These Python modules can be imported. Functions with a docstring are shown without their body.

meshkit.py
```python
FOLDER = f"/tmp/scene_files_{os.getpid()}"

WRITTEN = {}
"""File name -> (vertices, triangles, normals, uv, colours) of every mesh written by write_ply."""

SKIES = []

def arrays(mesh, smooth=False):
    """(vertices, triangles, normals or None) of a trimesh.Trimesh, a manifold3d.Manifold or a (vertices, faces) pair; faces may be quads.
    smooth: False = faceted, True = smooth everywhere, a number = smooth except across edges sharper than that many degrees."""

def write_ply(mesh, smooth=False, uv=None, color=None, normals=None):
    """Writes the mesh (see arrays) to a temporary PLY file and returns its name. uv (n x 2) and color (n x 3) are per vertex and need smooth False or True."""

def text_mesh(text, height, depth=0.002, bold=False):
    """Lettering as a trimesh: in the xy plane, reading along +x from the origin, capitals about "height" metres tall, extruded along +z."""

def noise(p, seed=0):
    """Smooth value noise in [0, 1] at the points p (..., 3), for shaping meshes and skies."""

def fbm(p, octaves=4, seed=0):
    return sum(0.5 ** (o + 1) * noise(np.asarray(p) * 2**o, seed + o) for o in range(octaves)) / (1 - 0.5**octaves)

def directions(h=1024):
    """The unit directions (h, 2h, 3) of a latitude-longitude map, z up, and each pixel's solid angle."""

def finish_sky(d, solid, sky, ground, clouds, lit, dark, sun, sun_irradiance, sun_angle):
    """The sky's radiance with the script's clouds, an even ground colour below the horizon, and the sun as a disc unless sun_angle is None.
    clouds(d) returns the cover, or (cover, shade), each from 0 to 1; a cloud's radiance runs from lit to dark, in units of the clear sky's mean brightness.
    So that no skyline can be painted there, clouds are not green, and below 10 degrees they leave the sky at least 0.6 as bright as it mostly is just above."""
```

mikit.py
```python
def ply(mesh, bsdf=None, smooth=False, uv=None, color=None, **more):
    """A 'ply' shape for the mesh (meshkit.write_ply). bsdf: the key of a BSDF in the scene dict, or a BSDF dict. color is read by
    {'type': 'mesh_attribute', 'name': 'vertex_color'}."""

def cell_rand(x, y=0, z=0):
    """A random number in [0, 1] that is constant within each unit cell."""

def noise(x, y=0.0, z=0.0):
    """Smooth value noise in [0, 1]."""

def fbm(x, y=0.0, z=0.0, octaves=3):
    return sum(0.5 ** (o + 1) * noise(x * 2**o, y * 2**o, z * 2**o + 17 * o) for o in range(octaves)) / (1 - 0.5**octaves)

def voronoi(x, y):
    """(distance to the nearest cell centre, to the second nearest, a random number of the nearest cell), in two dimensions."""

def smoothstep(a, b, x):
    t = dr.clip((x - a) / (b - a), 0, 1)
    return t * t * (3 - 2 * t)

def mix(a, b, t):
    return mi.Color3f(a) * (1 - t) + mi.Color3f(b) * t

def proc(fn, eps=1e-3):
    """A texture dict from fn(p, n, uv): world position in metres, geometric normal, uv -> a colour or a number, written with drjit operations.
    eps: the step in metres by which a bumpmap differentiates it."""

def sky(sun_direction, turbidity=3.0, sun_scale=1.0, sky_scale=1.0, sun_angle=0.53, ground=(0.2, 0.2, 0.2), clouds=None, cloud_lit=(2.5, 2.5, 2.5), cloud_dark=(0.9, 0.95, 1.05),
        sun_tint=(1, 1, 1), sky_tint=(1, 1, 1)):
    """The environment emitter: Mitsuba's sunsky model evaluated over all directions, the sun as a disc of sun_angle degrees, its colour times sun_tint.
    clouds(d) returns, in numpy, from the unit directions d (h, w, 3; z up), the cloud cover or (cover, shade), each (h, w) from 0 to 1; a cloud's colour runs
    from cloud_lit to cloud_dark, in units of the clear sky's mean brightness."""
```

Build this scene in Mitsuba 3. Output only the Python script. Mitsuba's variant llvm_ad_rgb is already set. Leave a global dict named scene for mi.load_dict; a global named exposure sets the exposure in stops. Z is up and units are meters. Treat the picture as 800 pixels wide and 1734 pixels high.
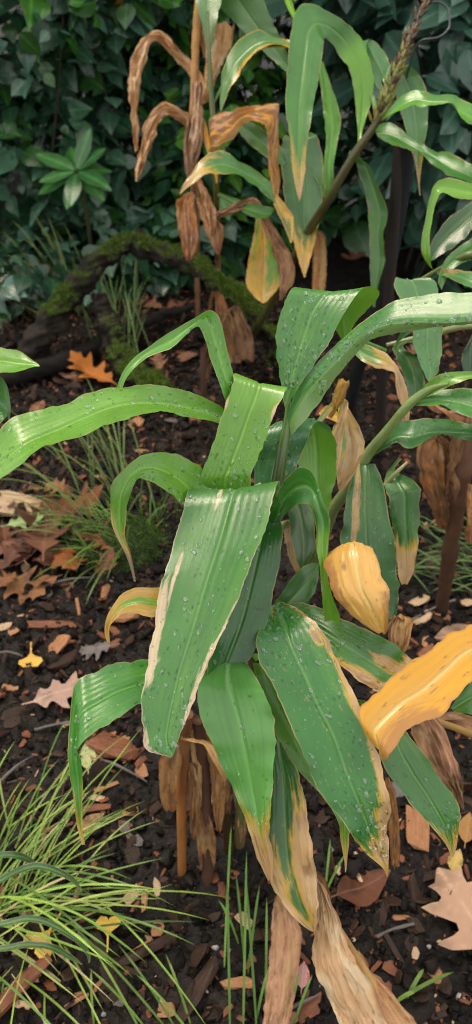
import math, random
import numpy as np, trimesh, mitsuba as mi, mikit, meshkit
import drjit as dr
from scipy.interpolate import PchipInterpolator, Akima1DInterpolator
from scipy.spatial import ConvexHull
from shapely.geometry import Polygon

T = mi.ScalarTransform4f
rnd = random.Random(7)
rng = np.random.default_rng(7)
scene, labels = {}, {}

# ------------------------------------------------------------------ camera, sky, exposure
EYE, PITCH, F = np.array([0., 0., 1.35]), math.radians(40.), 1335.0
FW = np.array([0, math.cos(PITCH), -math.sin(PITCH)])
UP = np.array([0, math.sin(PITCH), math.cos(PITCH)])
RT = np.array([1., 0, 0])
scene['camera'] = {'type': 'thinlens', 'fov_axis': 'x', 'fov': 2 * math.degrees(math.atan(400 / F)),
                   'to_world': T().look_at(origin=EYE.tolist(), target=(EYE + FW).tolist(), up=[0, 0, 1]),
                   'aperture_radius': 0.0021, 'focus_distance': 0.80, 'near_clip': 0.05, 'far_clip': 200.0}
scene['sky'] = mikit.sky((-0.30, 0.22, 0.93), turbidity=3, sun_scale=0.30, sun_angle=22, clouds=lambda d: 1.0,
                         cloud_lit=(2.4, 2.4, 2.32), cloud_dark=(0.9, 0.95, 1.05))
exposure = 2.35


def ray(px, py):
    return FW + (px - 400) / F * RT + (867 - py) / F * UP


def W(px, py, d):
    return EYE + d * ray(px, py)


def G(x, y):
    p = np.stack([np.asarray(x, float), np.asarray(y, float), np.zeros_like(np.asarray(x, float))], -1)
    return 0.05 * (meshkit.fbm(p * 2.3, 2, 5) - .5) + 0.028 * (meshkit.fbm(p * 13, 3, 9) - .5) + 0.012 * (meshkit.noise(p * 60, 3) - .5)


def ground_at(px, py, lift=0.0):
    r = ray(px, py)
    z = 0.0
    for _ in range(4):
        d = (z - EYE[2]) / r[2]
        p = EYE + d * r
        z = float(G(p[0], p[1]))
    p[2] = z + lift
    return p


def depth_of(p):
    return float((np.asarray(p) - EYE) @ FW)


# ------------------------------------------------------------------ helpers for entries
def key(name, parent=None):
    base = name if parent is None else parent + '__' + name
    k, n = base, 0
    while k in scene or k in labels:
        n += 1
        k = f'{base}_{n:03d}'
    return k


def thing(name, label, cat, group=None):
    k = key(name)
    labels[k] = {'label': label, 'category': cat}
    if group:
        labels[k]['group'] = group
    return k


def put(name, mesh, bsdf, parent=None, smooth=False, color=None, uv=None, **lab):
    k = key(name, parent)
    scene[k] = mikit.ply(mesh, bsdf, smooth=smooth, color=color, uv=uv)
    if lab:
        labels[k] = lab
    return k


def put_shape(name, shape, parent=None, to_world=None, **lab):
    k = key(name, parent)
    scene[k] = {**shape, 'to_world': to_world} if to_world is not None else dict(shape)
    if lab:
        labels[k] = lab
    return k


# ------------------------------------------------------------------ materials
VC = {'type': 'mesh_attribute', 'name': 'vertex_color'}


def leafy(rough, spec, thin):
    return {'type': 'blendbsdf', 'weight': thin,
            'bsdf_0': {'type': 'twosided', 'b': {'type': 'principled', 'base_color': VC, 'roughness': rough, 'specular': spec}},
            'bsdf_1': {'type': 'principledthin', 'base_color': VC, 'roughness': 0.6, 'diff_trans': 1.5, 'spec_trans': 0.0}}


PALETTE = []


def tone_id(c):
    c = tuple(float(x) for x in c)
    if c not in PALETTE:
        PALETTE.append(c)
    return PALETTE.index(c)


def palette_fn(p, n, uv):
    """Small leaves and blades: uv.y holds the tone's number (its fraction the piece's own brightness), uv.x the place across the midrib."""
    k = dr.floor(uv.y)
    col = mi.Color3f(0.05)
    for i, c in enumerate(PALETTE):
        col = dr.select(dr.abs(k - i) < 0.5, mi.Color3f(*c), col)
    b = (uv.y - k)
    rib = dr.exp(-dr.square(uv.x / 0.035))
    m = mikit.fbm(p.x * 60, p.y * 60, p.z * 60, 2)
    return col * (0.45 + 1.1 * b) * (0.75 + 0.5 * m) * (1 + 0.8 * rib)


def leafy_palette(rough, spec, thin):
    t = mikit.proc(palette_fn)
    return {'type': 'blendbsdf', 'weight': thin,
            'bsdf_0': {'type': 'twosided', 'b': {'type': 'principled', 'base_color': t, 'roughness': rough, 'specular': spec}},
            'bsdf_1': {'type': 'principledthin', 'base_color': t, 'roughness': 0.6, 'diff_trans': 1.5, 'spec_trans': 0.0}}


scene['wet_leaf'] = leafy(0.31, 1.0, 0.30)
scene['dry_leaf'] = leafy(0.62, 0.3, 0.30)
scene['grass_blade'] = leafy_palette(0.42, 0.45, 0.35)
scene['hedge_leaf'] = leafy_palette(0.24, 0.7, 0.15)
scene['bark'] = {'type': 'twosided', 'b': {'type': 'principled', 'base_color': VC, 'roughness': 0.8, 'specular': 0.25}}
scene['dark_stem'] = {'type': 'principled', 'base_color': {'type': 'rgb', 'value': (.035, .028, .02)}, 'roughness': 0.8}
scene['drop'] = {'type': 'blendbsdf', 'weight': 0.11, 'bsdf_0': {'type': 'dielectric', 'int_ior': 1.33},
                 'bsdf_1': {'type': 'twosided', 'b': {'type': 'diffuse', 'reflectance': {'type': 'rgb', 'value': (0.80, 0.88, 0.88)}}}}  # white diffuse share puts the sky glint into the drop colour


def soil_fn(p, n, uv):
    a = mikit.fbm(p.x * 40, p.y * 40, p.z * 40, 4)
    b = mikit.fbm(p.x * 5, p.y * 5, 0, 3)
    c = mikit.mix((0.002, 0.0018, 0.0016), (0.013, 0.009, 0.007), a)
    c = mikit.mix(c, (0.024, 0.014, 0.009), mikit.smoothstep(0.62, 0.85, b * 0.6 + a * 0.5))
    return c


scene['soil'] = {'type': 'twosided', 'b': {'type': 'bumpmap', 'scale': 0.006, 'arbitrary': mikit.proc(
    lambda p, n, uv: mikit.fbm(p.x * 90, p.y * 90, p.z * 90, 3), eps=1e-3),
    'nested': {'type': 'principled', 'base_color': mikit.proc(soil_fn), 'roughness': 0.6, 'specular': 0.22}}}


def wood(c0, c1):
    def fn(p, n, uv):
        g = mikit.fbm(uv.x * 6, uv.y * 60, 0, 3)
        h = mikit.fbm(p.x * 45, p.y * 45, p.z * 45, 2)
        return mikit.mix(c0, c1, dr.clip(g * 0.9 + h * 0.6 - 0.25, 0, 1))
    return {'type': 'twosided', 'b': {'type': 'principled', 'base_color': mikit.proc(fn), 'roughness': 0.65, 'specular': 0.35}}


CHIP = {'reddish': ((0.09, 0.030, 0.016), (0.28, 0.105, 0.05)), 'orange': ((0.22, 0.09, 0.04), (0.46, 0.23, 0.11)),
        'pale': ((0.30, 0.19, 0.11), (0.62, 0.44, 0.28)), 'grey': ((0.07, 0.06, 0.06), (0.20, 0.17, 0.16)),
        'brown': ((0.009, 0.006, 0.004), (0.060, 0.028, 0.016))}
for n_, (a_, b_) in CHIP.items():
    scene['chip_' + n_] = wood(a_, b_)

# ------------------------------------------------------------------ colours of leaves
C = {'yellow': (0.62, 0.36, 0.045), 'orange': (0.74, 0.36, 0.015), 'tan': (0.50, 0.31, 0.13), 'brown': (0.20, 0.105, 0.055),
     'pale': (0.60, 0.47, 0.31), 'pink': (0.46, 0.25, 0.15), 'dark': (0.07, 0.035, 0.02), 'lime': (0.26, 0.36, 0.035), 'rust': (0.38, 0.16, 0.05)}
GREEN = dict(mid=(0.055, 0.195, 0.034), deep=(0.024, 0.115, 0.018), light=(0.135, 0.330, 0.030), lime=(0.150, 0.36, 0.022), grey=(0.055, 0.190, 0.065),
             pale=(0.13, 0.37, 0.075), olive=(0.075, 0.135, 0.026))


def sstep(a, b, x):
    t = np.clip((x - a) / (b - a), 0, 1)
    return t * t * (3 - 2 * t)


def lerp(a, b, t):
    return a * (1 - t[..., None]) + np.asarray(b) * t[..., None]


def nz(u, v, fu, fv, seed, oct=3):
    return meshkit.fbm(np.stack([u * fu, v * fv, np.full_like(u, seed * 7.31)], -1), oct, seed)


def paint(u, v, w, length, g, seed, edge=0.00025, edge_col='tan', tip=None, patches=(), streak=0.5, rib=1.0, halo='yellow', spots=0.25):
    """Own colour of the blade from its u (across) and v (along): veins, pale midrib, dry margin, dead tip and patches."""
    a = nz(u, v, 3, 8 * length / 0.3, seed)
    st = nz(u, v, 46, 2.5, seed + 1, 2)
    col = np.ones(u.shape + (3,)) * np.asarray(g)
    col = col * (0.78 + 0.40 * a + 0.12 * streak * (st - .5))[..., None]
    vein = 0.5 + 0.5 * np.cos(2 * np.pi * 15 * np.abs(2 * u - 1))
    col = col * (1 - 0.07 * sstep(0.6, 1.0, vein) * nz(u, v, 3, 6, seed + 20, 2))[..., None]
    yl = nz(u, v, 5, 5, seed + 2)
    col = lerp(col, np.asarray(g) * 1.2 + np.array([0.05, 0.05, 0]), 0.45 * sstep(0.52, 0.75, yl))
    if rib:
        col = lerp(col, np.asarray(g) * 1.25 + np.array([0.10, 0.12, 0.05]), rib * (0.75 - .35 * v) * np.exp(-((u - .5) * w / (0.0026 * (1 - .75 * v))) ** 2))
    fine = nz(u, v, 30, 60 * length / 0.3, seed + 3)
    lines = sstep(.60, .74, nz(u, v, 26, .8, seed + 31, 2)) * (np.abs(2 * u - 1) < .9)
    col = col * (1 - .13 * lines)[..., None]
    if spots:
        col = lerp(col, C['tan'], spots * sstep(0.74, 0.80, fine))
    n2 = nz(u, v, 14, 18 * length / 0.3, seed + 4)
    n3 = nz(u, v, 40, 6, seed + 5, 2)
    bad, hal = np.zeros_like(u), np.zeros_like(u)
    tone = np.zeros_like(u)
    for (pu, pv, ru, rv) in patches:
        q = np.sqrt(((u - pu) / ru) ** 2 + ((v - pv) / rv) ** 2) + 1.1 * (n2 - .5) + 0.8 * (n3 - .5)
        bad, hal = np.maximum(bad, sstep(1.0, 0.88, q)), np.maximum(hal, sstep(1.4, 1.0, q))
    if tip is not None:
        q = (v - tip) / 0.10 + 1.6 * (n3 - .5) + 1.6 * (n2 - .5) + 0.9 * np.abs(2 * u - 1)
        bad, hal = np.maximum(bad, sstep(0.4, 0.7, q)), np.maximum(hal, sstep(-0.35, 0.3, q))
    e = np.minimum(u, 1 - u) * w + 0.0030 * (nz(u, v, 4, 14, seed + 6) - .42)
    q = sstep(edge * 2.4, edge, e)
    hal = np.maximum(hal, q * 0.40)
    bad = np.maximum(bad, sstep(edge * 1.0, edge * 0.3, e) * 0.75)
    col = lerp(col, C[halo], hal * 0.8)
    dead = lerp(np.ones_like(col) * C[edge_col], C['brown'], np.clip(1.6 * sstep(0.52, 0.78, nz(u, v, 9, 14, seed + 8)), 0, 1) * 0.6)
    dead = lerp(dead, C['pale'], 0.6 * sstep(0.5, 0.8, n3))
    dead = dead * (0.8 + 0.4 * nz(u, v, 60, 5, seed + 10, 2))[..., None]
    return np.clip(lerp(col, dead, bad), 0.005, 0.85)


def paint_dry(u, v, w, length, g, seed, second='pink', **_):
    a = nz(u, v, 5, 10 * length / 0.3, seed)
    st = nz(u, v, 55, 3, seed + 1, 3)
    col = np.ones(u.shape + (3,)) * np.asarray(C[g] if isinstance(g, str) else g)
    col = lerp(col, C[second], sstep(0.42, 0.68, a))
    col = col * (0.88 + 0.24 * st)[..., None] * 1.05
    col = lerp(col, C['tan'], .5 * sstep(.5, .7, nz(u, v, 3, 5 * length / .3, seed + 14)))
    col = lerp(col, C['dark'], 0.6 * sstep(0.62, 0.80, nz(u, v, 12, 30, seed + 2)))
    col = lerp(col, C['pale'], 0.35 * sstep(0.58, 0.72, nz(u, v, 40, 12, seed + 4)))
    e = np.minimum(u, 1 - u)
    return np.clip(lerp(col, C['dark'], 0.45 * sstep(0.05, 0.0, e)), 0.005, 0.85)


def paint_yellow(u, v, w, length, g, seed, brown=(), **_):
    a = nz(u, v, 2, 3, seed)
    st = nz(u, v, 40, 3, seed + 1, 2)
    col = np.ones(u.shape + (3,)) * np.asarray(C[g] if isinstance(g, str) else g)
    col = lerp(col, C['tan'], 0.22 * sstep(0.5, 0.8, a))
    col = col * (0.96 + 0.08 * st)[..., None]
    vein = 0.5 + 0.5 * np.cos(2 * np.pi * 11 * np.abs(2 * u - 1))
    col = col * (1 - 0.10 * sstep(0.7, 1.0, vein))[..., None]
    col = lerp(col, (0.80, 0.60, 0.22), 0.65 * np.exp(-((u - .5) * w / 0.0020) ** 2))
    n2 = nz(u, v, 10, 26, seed + 4)
    n3 = nz(u, v, 60, 40, seed + 5, 2)
    for (pu, pv, ru, rv) in brown:
        q = np.sqrt(((u - pu) / ru) ** 2 + ((v - pv) / rv) ** 2) + 0.9 * (n2 - .5)
        col = lerp(col, C['rust'], 0.75 * sstep(1.15, 0.6, q) * sstep(0.3, 0.6, n3 + 0.4 * (1 - q)))
    col = lerp(col, C['brown'], 0.7 * sstep(0.68, 0.76, nz(u, v, 24, 40, seed + 7)))
    e = np.minimum(u, 1 - u) * w
    col = lerp(col, C['rust'], 0.55 * sstep(0.0022, 0.0005, e))
    return np.clip(col, 0.005, 0.85)


# ------------------------------------------------------------------ leaf blades
seed_box = [11]
DROP_V, DROP_F = None, None


def drop_template():
    ic = trimesh.creation.icosphere(subdivisions=1)
    return np.array(ic.vertices), np.array(ic.faces)


DROP_V, DROP_F = drop_template()


def surface(rows, nu, nv, tilt, bow, wave, pleat, crumple, seed):
    R = [r if len(r) >= 8 else tuple(r[:5]) for r in rows]
    Lp, Rp, Mp = [], [], []
    for r in R:
        w = math.hypot(r[2] - r[0], r[3] - r[1]) * r[4] / F
        l, q = W(r[0], r[1], r[4] + tilt * w), W(r[2], r[3], r[4] - tilt * w)
        Lp.append(l), Rp.append(q)
        Mp.append(W(r[5], r[6], r[4] + r[7]) - (l + q) / 2 if len(r) >= 8 else np.zeros(3))
    Lp, Rp, Mp = map(np.array, (Lp, Rp, Mp))
    c = (Lp + Rp) / 2
    step = np.linalg.norm(np.diff(c, axis=0), axis=1) + 0.35 * np.abs(np.diff(np.linalg.norm(Rp - Lp, axis=1))) + 1e-4
    s = np.concatenate([[0], np.cumsum(step)])
    length = s[-1]
    sv = np.linspace(0, s[-1], nv)
    it = lambda P: Akima1DInterpolator(s, P, axis=0)(sv) if len(P) > 3 else PchipInterpolator(s, P, axis=0)(sv)
    Lq, Rq, Mq = it(Lp), it(Rp), it(Mp)
    u = np.linspace(0, 1, nu)
    v = sv / s[-1]
    uu, vv = np.meshgrid(u, v)
    A = Rq - Lq
    wid = np.linalg.norm(A, axis=1)
    cen = (Lq + Rq) / 2
    tang = np.gradient(cen, axis=0)
    tang /= np.linalg.norm(tang, axis=1, keepdims=True) + 1e-9
    N = np.cross(A, tang)
    N /= np.linalg.norm(N, axis=1, keepdims=True) + 1e-9
    to_cam = EYE - cen
    flip = 1.0
    # one consistent side: towards the camera in the leaf's middle
    if (N[nv // 2] @ to_cam[nv // 2]) < 0:
        flip = -1.0
    N = N * flip
    P = Lq[:, None] * (1 - uu)[..., None] + Rq[:, None] * uu[..., None]
    x = np.abs(2 * uu - 1)
    P += Mq[:, None] * (1 - x ** 1.3)[..., None]
    off = -bow * wid[:, None] * (1 - x ** 1.4)
    off += -0.0012 * np.exp(-((uu - .5) * wid[:, None] / 0.0022) ** 2) * min(1, wid.max() / 0.05)
    off += pleat * 1.8 * nz(uu, vv, 4, 3, seed + 40, 2) * np.cos(2 * np.pi * (5.5 * x + .5 * nz(uu, vv, 3, 1.5, seed + 41, 2))) * (1 - x ** 4) * np.clip(wid[:, None] / 0.05, 0, 1)
    ax = length
    P += (A / (wid[:, None] + 1e-9))[:, None] * ((2 * uu - 1) ** 3 * (nz(np.where(uu > .5, 1.0, 0.0), vv, 3, (27 if crumple > .005 else 22) * length / .3, seed + 9, 3) - .55) * (.0065 if crumple > .005 else .006) * np.clip(wid[:, None] / .04, 0, 1))[..., None]
    wv = nz(np.where(uu > .5, 1.0, 0.0), vv, 3, 7 * ax / 0.3, seed, 2) - .5
    off += wave * wv * x ** 2.2 * np.clip(wid[:, None] / 0.03, 0, 1) * 2
    off += 0.25 * wave * (nz(uu, vv, 2, 5 * ax / .3, seed + 1, 2) - .5)
    if crumple:
        off += crumple * 1.5 * (np.abs(nz(uu, vv, 5, 3.5 * ax / .3, seed + 2, 3) - .5) * 2 - .3) + 0.7 * crumple * (nz(uu, vv, 20, 16 * ax / 0.3, seed + 3, 2) - .5)
    P += N[:, None] * off[..., None]
    idx = np.arange(nu * nv).reshape(nv, nu)
    q = np.stack([idx[:-1, :-1], idx[:-1, 1:], idx[1:, 1:], idx[1:, :-1]], -1).reshape(-1, 4)
    if flip < 0:
        q = q[:, ::-1]
    # light from above: the drops sit on the upper side
    return P, N, uu, vv, np.broadcast_to(wid[:, None], uu.shape), length, q


def leaf(parent, rows, g='mid', kind='green', tilt=None, bow=0.09, wave=0.009, pleat=0.00010, crumple=0.0, drops=0, drop_v=(0.05, 0.97), res=1.0, name='leaf', label=None, under=None, lower=None, **pp):
    seed_box[0] += 13
    seed = seed_box[0]
    r2 = random.Random(seed)
    if tilt is None:
        tilt = r2.uniform(-0.22, 0.22)
    wpx = max(math.hypot(r[2] - r[0], r[3] - r[1]) for r in rows)
    lpx = sum(math.hypot(a[0] + a[2] - b[0] - b[2], a[1] + a[3] - b[1] - b[3]) / 2 for a, b in zip(rows, rows[1:]))
    if drops >= 60:
        res = 1.5
    nu = int(np.clip(wpx / 2.0 * res, 11, 121)) | 1
    nv = int(np.clip(lpx / 2.6 * res, 24, 400))
    P, N, u, v, w, length, q = surface(rows, nu, nv, tilt, bow, wave, pleat, crumple, seed)
    if kind == 'green':
        col = paint(u, v, w, length, GREEN[g] if isinstance(g, str) else g, seed, **pp)
        mat = 'wet_leaf'
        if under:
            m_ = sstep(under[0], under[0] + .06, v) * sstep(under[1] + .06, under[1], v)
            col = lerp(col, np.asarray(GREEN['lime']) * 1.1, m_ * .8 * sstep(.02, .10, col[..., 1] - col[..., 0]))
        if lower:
            col = lerp(col, lower, .8 * sstep(.50, .54, u))  # pale sheen of the lower half, put into its colour
    elif kind == 'yellow':
        col, mat = paint_yellow(u, v, w, length, g, seed, **pp), 'wet_leaf'
    else:
        col, mat = paint_dry(u, v, w, length, g, seed, **pp), 'dry_leaf'
    vs, fs = [], []
    if drops:
        drops = int(drops * 1.7)
        r3 = np.random.default_rng(seed)
        tries = 0
        made = 0
        col = np.array(col)
        while made < drops and tries < drops * 8:
            tries += 1
            a, b = r3.uniform(0.04, 0.96), r3.uniform(*drop_v)
            i, j = int(b * (nv - 1)), int(a * (nu - 1))
            if meshkit.fbm(np.array([[a * 3, b * 6, seed]]), 2, seed)[0] < r3.uniform(0.10, 0.60):
                continue
            if w[i, j] < 0.018 or i < 1 or i > nv - 2:
                continue
            du = P[i, min(j + 1, nu - 1)] - P[i, max(j - 1, 0)]
            dv = P[i + 1, j] - P[i - 1, j]
            n = np.cross(du, dv)
            n /= np.linalg.norm(n) + 1e-12
            if n[2] < 0:
                n = -n
            if n[2] < 0.05:
                continue
            made += 1
            ang = r3.normal(0.35, 0.6)
            tv = dv / (np.linalg.norm(dv) + 1e-12)
            tu = np.cross(n, tv)
            ax = math.cos(ang) * tv + math.sin(ang) * tu
            bx = np.cross(n, ax)
            la = min(0.0011 * math.exp(r3.normal(0.0, 0.6)), 0.0036)
            lb = la * r3.uniform(0.38, 0.8)
            hh = min(lb * 0.95, 0.0016)
            wet = r3.random() < 0.5
            if wet:
                la, lb = min(la, .0022) * .95, min(lb, .0012) * .75
            if wet:  # soaked leaf under the water is darker and greener
                i0, i1, j0, j1 = max(i - 9, 0), min(i + 10, nv), max(j - 7, 0), min(j + 8, nu)
                dd = P[i0:i1, j0:j1] - P[i, j]
                q_ = np.sqrt((dd @ ax / (la * 1.1)) ** 2 + (dd @ bx / (lb * 1.25)) ** 2)
                m_ = sstep(1.15, 0.8, q_)[..., None]
                col[i0:i1, j0:j1] *= 1 - m_ * (1 - np.array([.30, .52, .30]))
            if r3.random() < (0.12 if wet else 1.0):
                vv_ = P[i, j] + DROP_V[:, :1] * la * ax + DROP_V[:, 1:2] * lb * bx + DROP_V[:, 2:] * hh * n + n * hh * 0.25
                fs.append(DROP_F + len(vs) * len(DROP_V))
                vs.append(vv_)
    k = put(name, (P.reshape(-1, 3), q), mat, parent, smooth=True, color=col.reshape(-1, 3))
    if label:
        labels[k] = {'label': label}
    if vs:
        put('water_drops', (np.vstack(vs), np.vstack(fs)), 'drop', k, smooth=True, kind='stuff')
    return k


def tube(points, radii, sides=10, n=None, rough=0.0, seed=1, close=True):
    points, radii = np.asarray(points, float), np.asarray(radii, float)
    s = np.concatenate([[0], np.cumsum(np.linalg.norm(np.diff(points, axis=0), axis=1))])
    n = n or max(6, int(s[-1] / 0.008))
    sv = np.linspace(0, s[-1], n)
    kind = PchipInterpolator if len(points) > 2 else (lambda a, b, axis=0: (lambda x: np.stack([np.interp(x, a, b[:, k]) for k in range(b.shape[1])], 1)))
    P = kind(s, points, axis=0)(sv)
    r = np.interp(sv, s, radii)
    t = np.gradient(P, axis=0)
    t /= np.linalg.norm(t, axis=1, keepdims=True) + 1e-12
    a = np.cross(t[0], [0.3, 0.9, 0.2])
    X = []
    for ti in t:
        a = a - (a @ ti) * ti
        a /= np.linalg.norm(a)
        X.append(a)
    X = np.array(X)
    Y = np.cross(t, X)
    th = np.arange(sides) * 2 * np.pi / sides
    ring = np.cos(th)[None, :, None] * X[:, None] + np.sin(th)[None, :, None] * Y[:, None]
    V = P[:, None] + ring * r[:, None, None]
    if rough:
        V += ring * (rough * (meshkit.fbm(V * 28, 3, seed) - .5))[..., None] + ring * (rough * 0.5 * (meshkit.fbm(V * 90, 2, seed) - .5))[..., None]
    V = V.reshape(-1, 3)
    idx = np.arange(n * sides).reshape(n, sides)
    nx = np.roll(idx, -1, 1)
    f = np.stack([idx[:-1], idx[1:], nx[1:], nx[:-1]], -1).reshape(-1, 4)
    f = np.vstack([f[:, [0, 2, 1]], f[:, [0, 3, 2]]])
    if close:
        V = np.vstack([V, P[:1], P[-1:]])
        c0, c1 = n * sides, n * sides + 1
        f = np.vstack([f, np.stack([np.full(sides, c0), idx[0], nx[0]], 1), np.stack([np.full(sides, c1), nx[-1], idx[-1]], 1)])
    vv = np.concatenate([np.repeat(sv / s[-1], sides), [0, 1] if close else []])
    return V, f, vv


def stem(parent, pts, radii, cols, name='stem', mat='wet_leaf', rough=0.0, sides=12, seed=3):
    """pts: world points; cols: colours along the stem."""
    V, f, v = tube(pts, radii, sides, rough=rough, seed=seed)
    cs = np.array([C.get(c, c) if isinstance(c, str) else c for c in cols], float)
    x = np.linspace(0, 1, len(cs))
    col = np.stack([np.interp(v, x, cs[:, k]) for k in range(3)], 1)
    col *= (0.65 + 0.7 * meshkit.fbm(V * [60, 60, 18], 3, seed))[:, None]
    return put(name, (V, f), mat, parent, smooth=True, color=np.clip(col, 0.004, 0.85))


# ------------------------------------------------------------------ ground
def grid(x0, x1, y0, y1, nx, ny):
    X, Y = np.meshgrid(np.linspace(x0, x1, nx), np.linspace(y0, y1, ny))
    V = np.stack([X, Y, G(X, Y)], -1).reshape(-1, 3)
    i = np.arange(nx * ny).reshape(ny, nx)
    return V, np.stack([i[:-1, :-1], i[:-1, 1:], i[1:, 1:], i[1:, :-1]], -1).reshape(-1, 4)


xs = np.concatenate([-np.geomspace(60, 1.35, 26), np.linspace(-1.3, 1.3, 330), np.geomspace(1.35, 60, 26)])
ys = np.concatenate([[-60, -20, -6, -2, -0.6, -0.1], np.linspace(0.2, 4.2, 480), np.geomspace(4.3, 90, 24)])
X_, Y_ = np.meshgrid(xs, ys)
V_ = np.stack([X_, Y_, G(X_, Y_)], -1).reshape(-1, 3)
i_ = np.arange(X_.size).reshape(X_.shape)
put('ground', (V_, np.stack([i_[:-1, :-1], i_[:-1, 1:], i_[1:, 1:], i_[1:, :-1]], -1).reshape(-1, 4)), 'soil', smooth=True,
    label='dark crumbly garden soil mixed with mulch', kind='structure')


def blob(seed, jag=0.8, sub=1):
    ic = trimesh.creation.icosphere(subdivisions=sub)
    r = np.random.default_rng(seed)
    v = np.array(ic.vertices)
    v = v * (1 + jag * (meshkit.fbm(v * 1.7 + seed * 3.1, 3, seed) - .5) * 2)[:, None] * r.uniform(0.65, 1.1, 3)
    return v, np.array(ic.faces)


def chip_mesh(seed, sx=1, sy=.5, sz=.22):
    r = np.random.default_rng(seed)
    c = np.array([[x, y, z] for x in (-.5, .5) for y in (-.5, .5) for z in (-.5, .5)])
    pts = np.vstack([c * [1, .8, 1] + r.uniform(-.26, .26, (8, 3)), c * [1.15, .45, .8] + r.uniform(-.22, .22, (8, 3)), c * [0.5, 1.0, .8] + r.uniform(-.16, .16, (8, 3))])
    pts = pts * [sx, sy, sz]
    h = ConvexHull(pts)
    m = trimesh.Trimesh(pts, h.simplices, process=True)
    trimesh.repair.fix_normals(m)
    v = np.array(m.vertices)
    return v, np.array(m.faces), v[:, :2]


CHIPS = [chip_mesh(i, 1, a, b) for i, (a, b) in enumerate([(.5, .16), (.35, .14), (.7, .14), (.22, .12), (.55, .2), (.8, .18), (.4, .2), (.3, .16), (.6, .12), (.18, .12), (.45, .14), (.9, .12)])]
BLOBS = [blob(i + 40) for i in range(12)]


def rot(ax, ay, az):
    c, s = np.cos, np.sin
    Rx = np.array([[1, 0, 0], [0, c(ax), -s(ax)], [0, s(ax), c(ax)]])
    Ry = np.array([[c(ay), 0, s(ay)], [0, 1, 0], [-s(ay), 0, c(ay)]])
    Rz = np.array([[c(az), -s(az), 0], [s(az), c(az), 0], [0, 0, 1]])
    return Rz @ Ry @ Rx


def mat4(R, p):
    m = np.eye(4)
    m[:3, :3], m[:3, 3] = R, p
    return T(m)


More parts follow.
